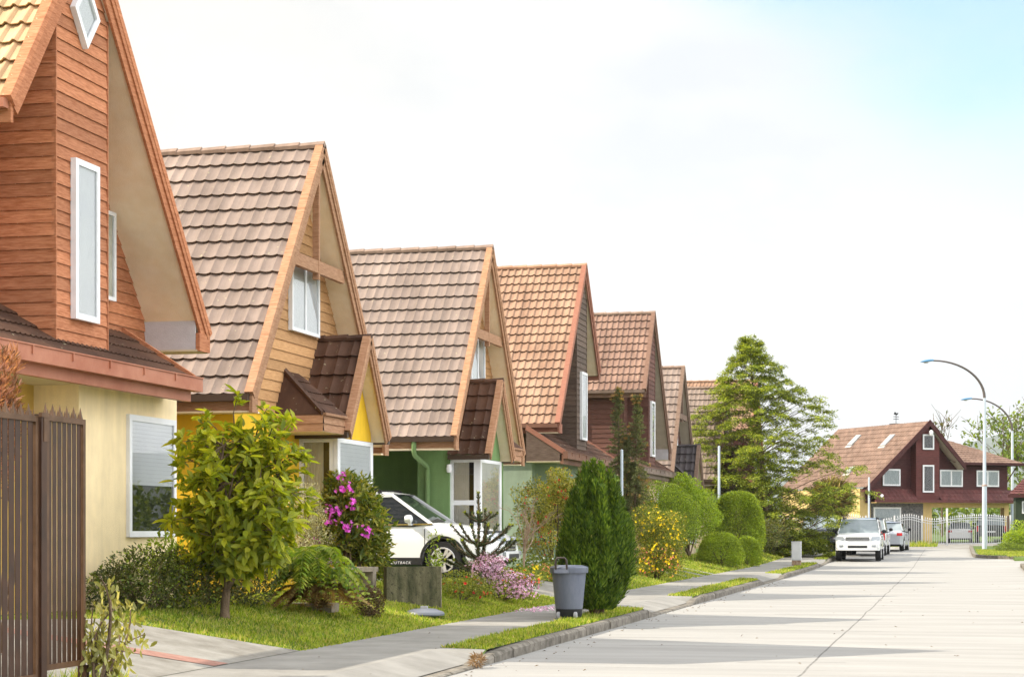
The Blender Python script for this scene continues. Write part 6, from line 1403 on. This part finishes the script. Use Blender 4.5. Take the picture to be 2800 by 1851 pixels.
# white railing with swept tops
M_RAIL = flat('white_railing_paint', (.68, .68, .7), .45)
def railing():
    def pt(t): return Vector((-9.6, 107.4, 0)).lerp(Vector((3.1, 113.7, 0)), t)
    a, c = Vector((-9.6, 107.4, 0)), Vector((3.1, 113.7, 0)); L = (c - a).length; d = (c - a).normalized(); g = lambda p: rise(p.y)
    root = thing('white_railing', 'white metal railings with swept tops across the end of the street', 'railing', (float(a.x), float(a.y), g(a)))
    # posts match the ones in view; the section right of the wide post is the sliding gate
    posts = [0, 2.6, 5.2, 6.95, 8.65]; ends = posts + [10.2, L]
    for s in posts + [L]:
        p = a + d * s; MB().box(p.x - .05, p.x + .05, p.y - .05, p.y + .05, g(p) - .05, g(p) + (2.15 if abs(s - 10.2) < .01 else 1.75)).build('post', M_RAIL, root)
    def section(par, s0, s1, sag, nm):
        n = int((s1 - s0) / .135); top = []
        for i in range(n + 1):
            s = s0 + (s1 - s0) * i / n; t = i / n; p = a + d * s; zt = g(p) + 1.62 + sag * (math.sin(PI * t)); top.append((p.x, p.y, zt - .12))
            if 0 < i < n:
                b = MB(); b.box(p.x - .016, p.x + .016, p.y - .016, p.y + .016, g(p) + .1, zt - .02); k = len(b.v)
                for q in ((p.x - .035, p.y, zt - .02), (p.x, p.y - .02, zt - .02), (p.x + .035, p.y, zt - .02), (p.x, p.y + .02, zt - .02), (p.x, p.y, zt + .09)): b.v.append(tuple(q))
                for j in range(4): b.f.append((k + j, k + (j + 1) % 4, k + 4)); b.m.append(0)
                b.build('bar', M_RAIL, par)
        b = MB(); b.tube(top, .022, 5); b.tube([(x, y, z - .14) for x, y, z in top], .018, 5); b.build('top_rail', M_RAIL, par); p, q = a + d * s0, a + d * s1
        MB().bar((p.x, p.y, g(p) + .12), (q.x, q.y, g(q) + .12), (0, 0, .025), (0, .018, 0)).build('bottom_rail', M_RAIL, par)
    for s0, s1, sag in ((0, 2.6, .18), (2.6, 5.2, .2), (5.2, 6.95, -.12), (6.95, 8.65, .16), (8.65, 10.2, -.1)): section(root, s0 + .06, s1 - .06, sag, '')
    ga = thing('sliding_gate', 'white barred gate right of the tall gatepost, before the parked cars', 'gate', tuple(a + d * 10.2 + Vector((0, 0, g(a + d * 10.2)))))
    p = a + d * 10.2; MB().box(p.x - .06, p.x + .06, p.y - .06, p.y + .06, g(p) - .05, g(p) + 2.15).build('gate_post', M_RAIL, ga); section(ga, 10.28, L - .08, .12, '')
railing()
o = MB().box(-3.0, 3.4, 106, 113.2, rise(110) - .02, rise(110) + .03)
b = MB(); V = []; ysg = ys_(104, 122, 2)
for y in ysg: V += [(-3.2, y, rise(y) + .006), (4.2, y, rise(y) + .006)]
b.grid(V, [(2 * i, 2 * i + 1, 2 * i + 3, 2 * i + 2) for i in range(len(ysg) - 1)]); tag(b.build('forecourt', M_PAVE), kind='structure')
grass('grass_verge', [(-4.6, -1.0, 108.6, 111.6)], 90, .28)
# small building at the right edge
def cabin():
    y = 104; x0 = xat(2772, y); root = thing('small_building', 'small dark green building with a red tiled roof at the right edge', 'building', (x0 + 2, y, rise(y)))
    g = rise(y); zt = EYE + (1446 - 1352) / FPX * (-x0 * st + y * ct); MB().box(x0 + .1, x0 + 4, y, y + 4, g - .05, zt).build('wall', stucco('dark_green_render', (.035, .05, .03)), root)
    tile_slope((x0 - .25, y - .3, zt), (4.6, 0, 0), (0, 2.3, 1.2), T_MAR, root, course=.3, wave=.25, top=(.25, .75)); MB().poly([(x0 - .25, y - .3, zt), (x0 + .9, y + 2, zt + 1.2), (x0 - .25, y + 4.3, zt)]).build('roof_hip', T_MAR, root)
    MB().box(x0 - .3, x0 + 4.4, y - .36, y - .26, zt - .16, zt + .02).build('gutter', W_MAROON, root)
    wx = x0 + .42; b = MB(); b.box(wx, wx + .9, y - .05, y, zt - 1.0, zt - .35); wn = b.build('window', PVC, root); MB().poly([(wx + .08, y - .053, zt - .92), (wx + .82, y - .053, zt - .92), (wx + .82, y - .053, zt - .43), (wx + .08, y - .053, zt - .43)]).build('pane', M_CARG, wn)
    MB().box(x0 - .35, x0 - .22, y - .1, y + .05, g - .05, g + 1.75).build('fence_post', W_DARK, root)
cabin()
# island at the right with its kerb
def island():
    pts = [(.75, 106), (.75, 90), (.85, 87.6), (1.2, 86.2), (1.9, 85.3), (3.0, 84.7), (5, 84.3), (40, 84.2), (40, 106)]; b = MB(); n = len(pts)
    lo = [(x, y, rise(y) - .05) for x, y in pts]; hi = [(x, y, rise(y) + .12) for x, y in pts]
    b.poly(hi); 
    tag(b.build('corner_island', M_SOIL), kind='structure'); b = MB()
    for i in range(n - 2):
        (x0, y0), (x1, y1) = pts[i], pts[i + 1]; d = Vector((x1 - x0, y1 - y0, 0)).normalized(); nrm = Vector((-d.y, d.x, 0)) * .16
        b.extrude([(x0, y0, rise(y0) - .05), (x1, y1, rise(y1) - .05), (x1, y1, rise(y1) + .14), (x0, y0, rise(y0) + .14)], nrm)
    tag(b.build('kerb', M_KERB), kind='structure')
    n = 9000; P = np.column_stack([1.0 + RNG.random(n) * 4.5, 84.8 + RNG.random(n) * 12, np.zeros(n)]); P[:, 2] = [rise(y) + .115 for y in P[:, 1]]; P = P[(P[:, 0] > 2.2) | (P[:, 1] > 87)]; n = len(P); D = unit(rdir(n) * [.6, .6, .1] + np.array([0, 0, 1.])); S = unit(np.cross(D, rdir(n)))
    V = np.stack([P - S * .02, P + S * .02, P + D * .08], 1).reshape(-1, 3); o = npmesh('island_grass', V, np.arange(n)[:, None] * 3 + np.array([[0, 1, 2]]), L_GRASS, None, tuple(float(q) for q in P[0])); tag(o, kind='stuff')
island()
# hills
def hills():
    b = MB(); xs = np.linspace(-3200, 3200, 60); rg = random.Random(2); V = []
    hz = [150 + 60 * math.sin(x / 520 + 1) + 40 * math.sin(x / 190) + (150 if x > 150 else 0) * min(1, (x - 150) / 500 if x > 150 else 0) for x in xs]
    for x, h in zip(xs, hz): V += [(x, 3600, -5), (x, 4100, h * .7), (x, 4700, h), (x, 5600, -5)]
    n = len(xs); b.grid(V, [(4 * i + j, 4 * i + 4 + j, 4 * i + 5 + j, 4 * i + 1 + j) for i in range(n - 1) for j in range(3)]); tag(b.build('hills', pm('forested_hills', (.03, .05, .03), (.06, .08, .045), scale=.01), smooth=60), kind='structure')
hills()
# ------------------------------------------------------------------ the air over the street
hz = bpy.data.materials.new('haze_air'); hz.use_nodes = True; t_ = hz.node_tree; t_.nodes.remove(t_.nodes['Principled BSDF'])
pv = N(t_, 'ShaderNodeVolumePrincipled'); pv.inputs['Color'].default_value = (.9, .95, 1, 1); pv.inputs['Density'].default_value = 1.0e-4; pv.inputs['Anisotropy'].default_value = .1
t_.links.new(pv.outputs[0], t_.nodes['Material Output'].inputs['Volume'])
hb_ = MB().box(-4500, 4500, -400, 6000, -7, 620).build('haze', hz); tag(hb_, kind='stuff')
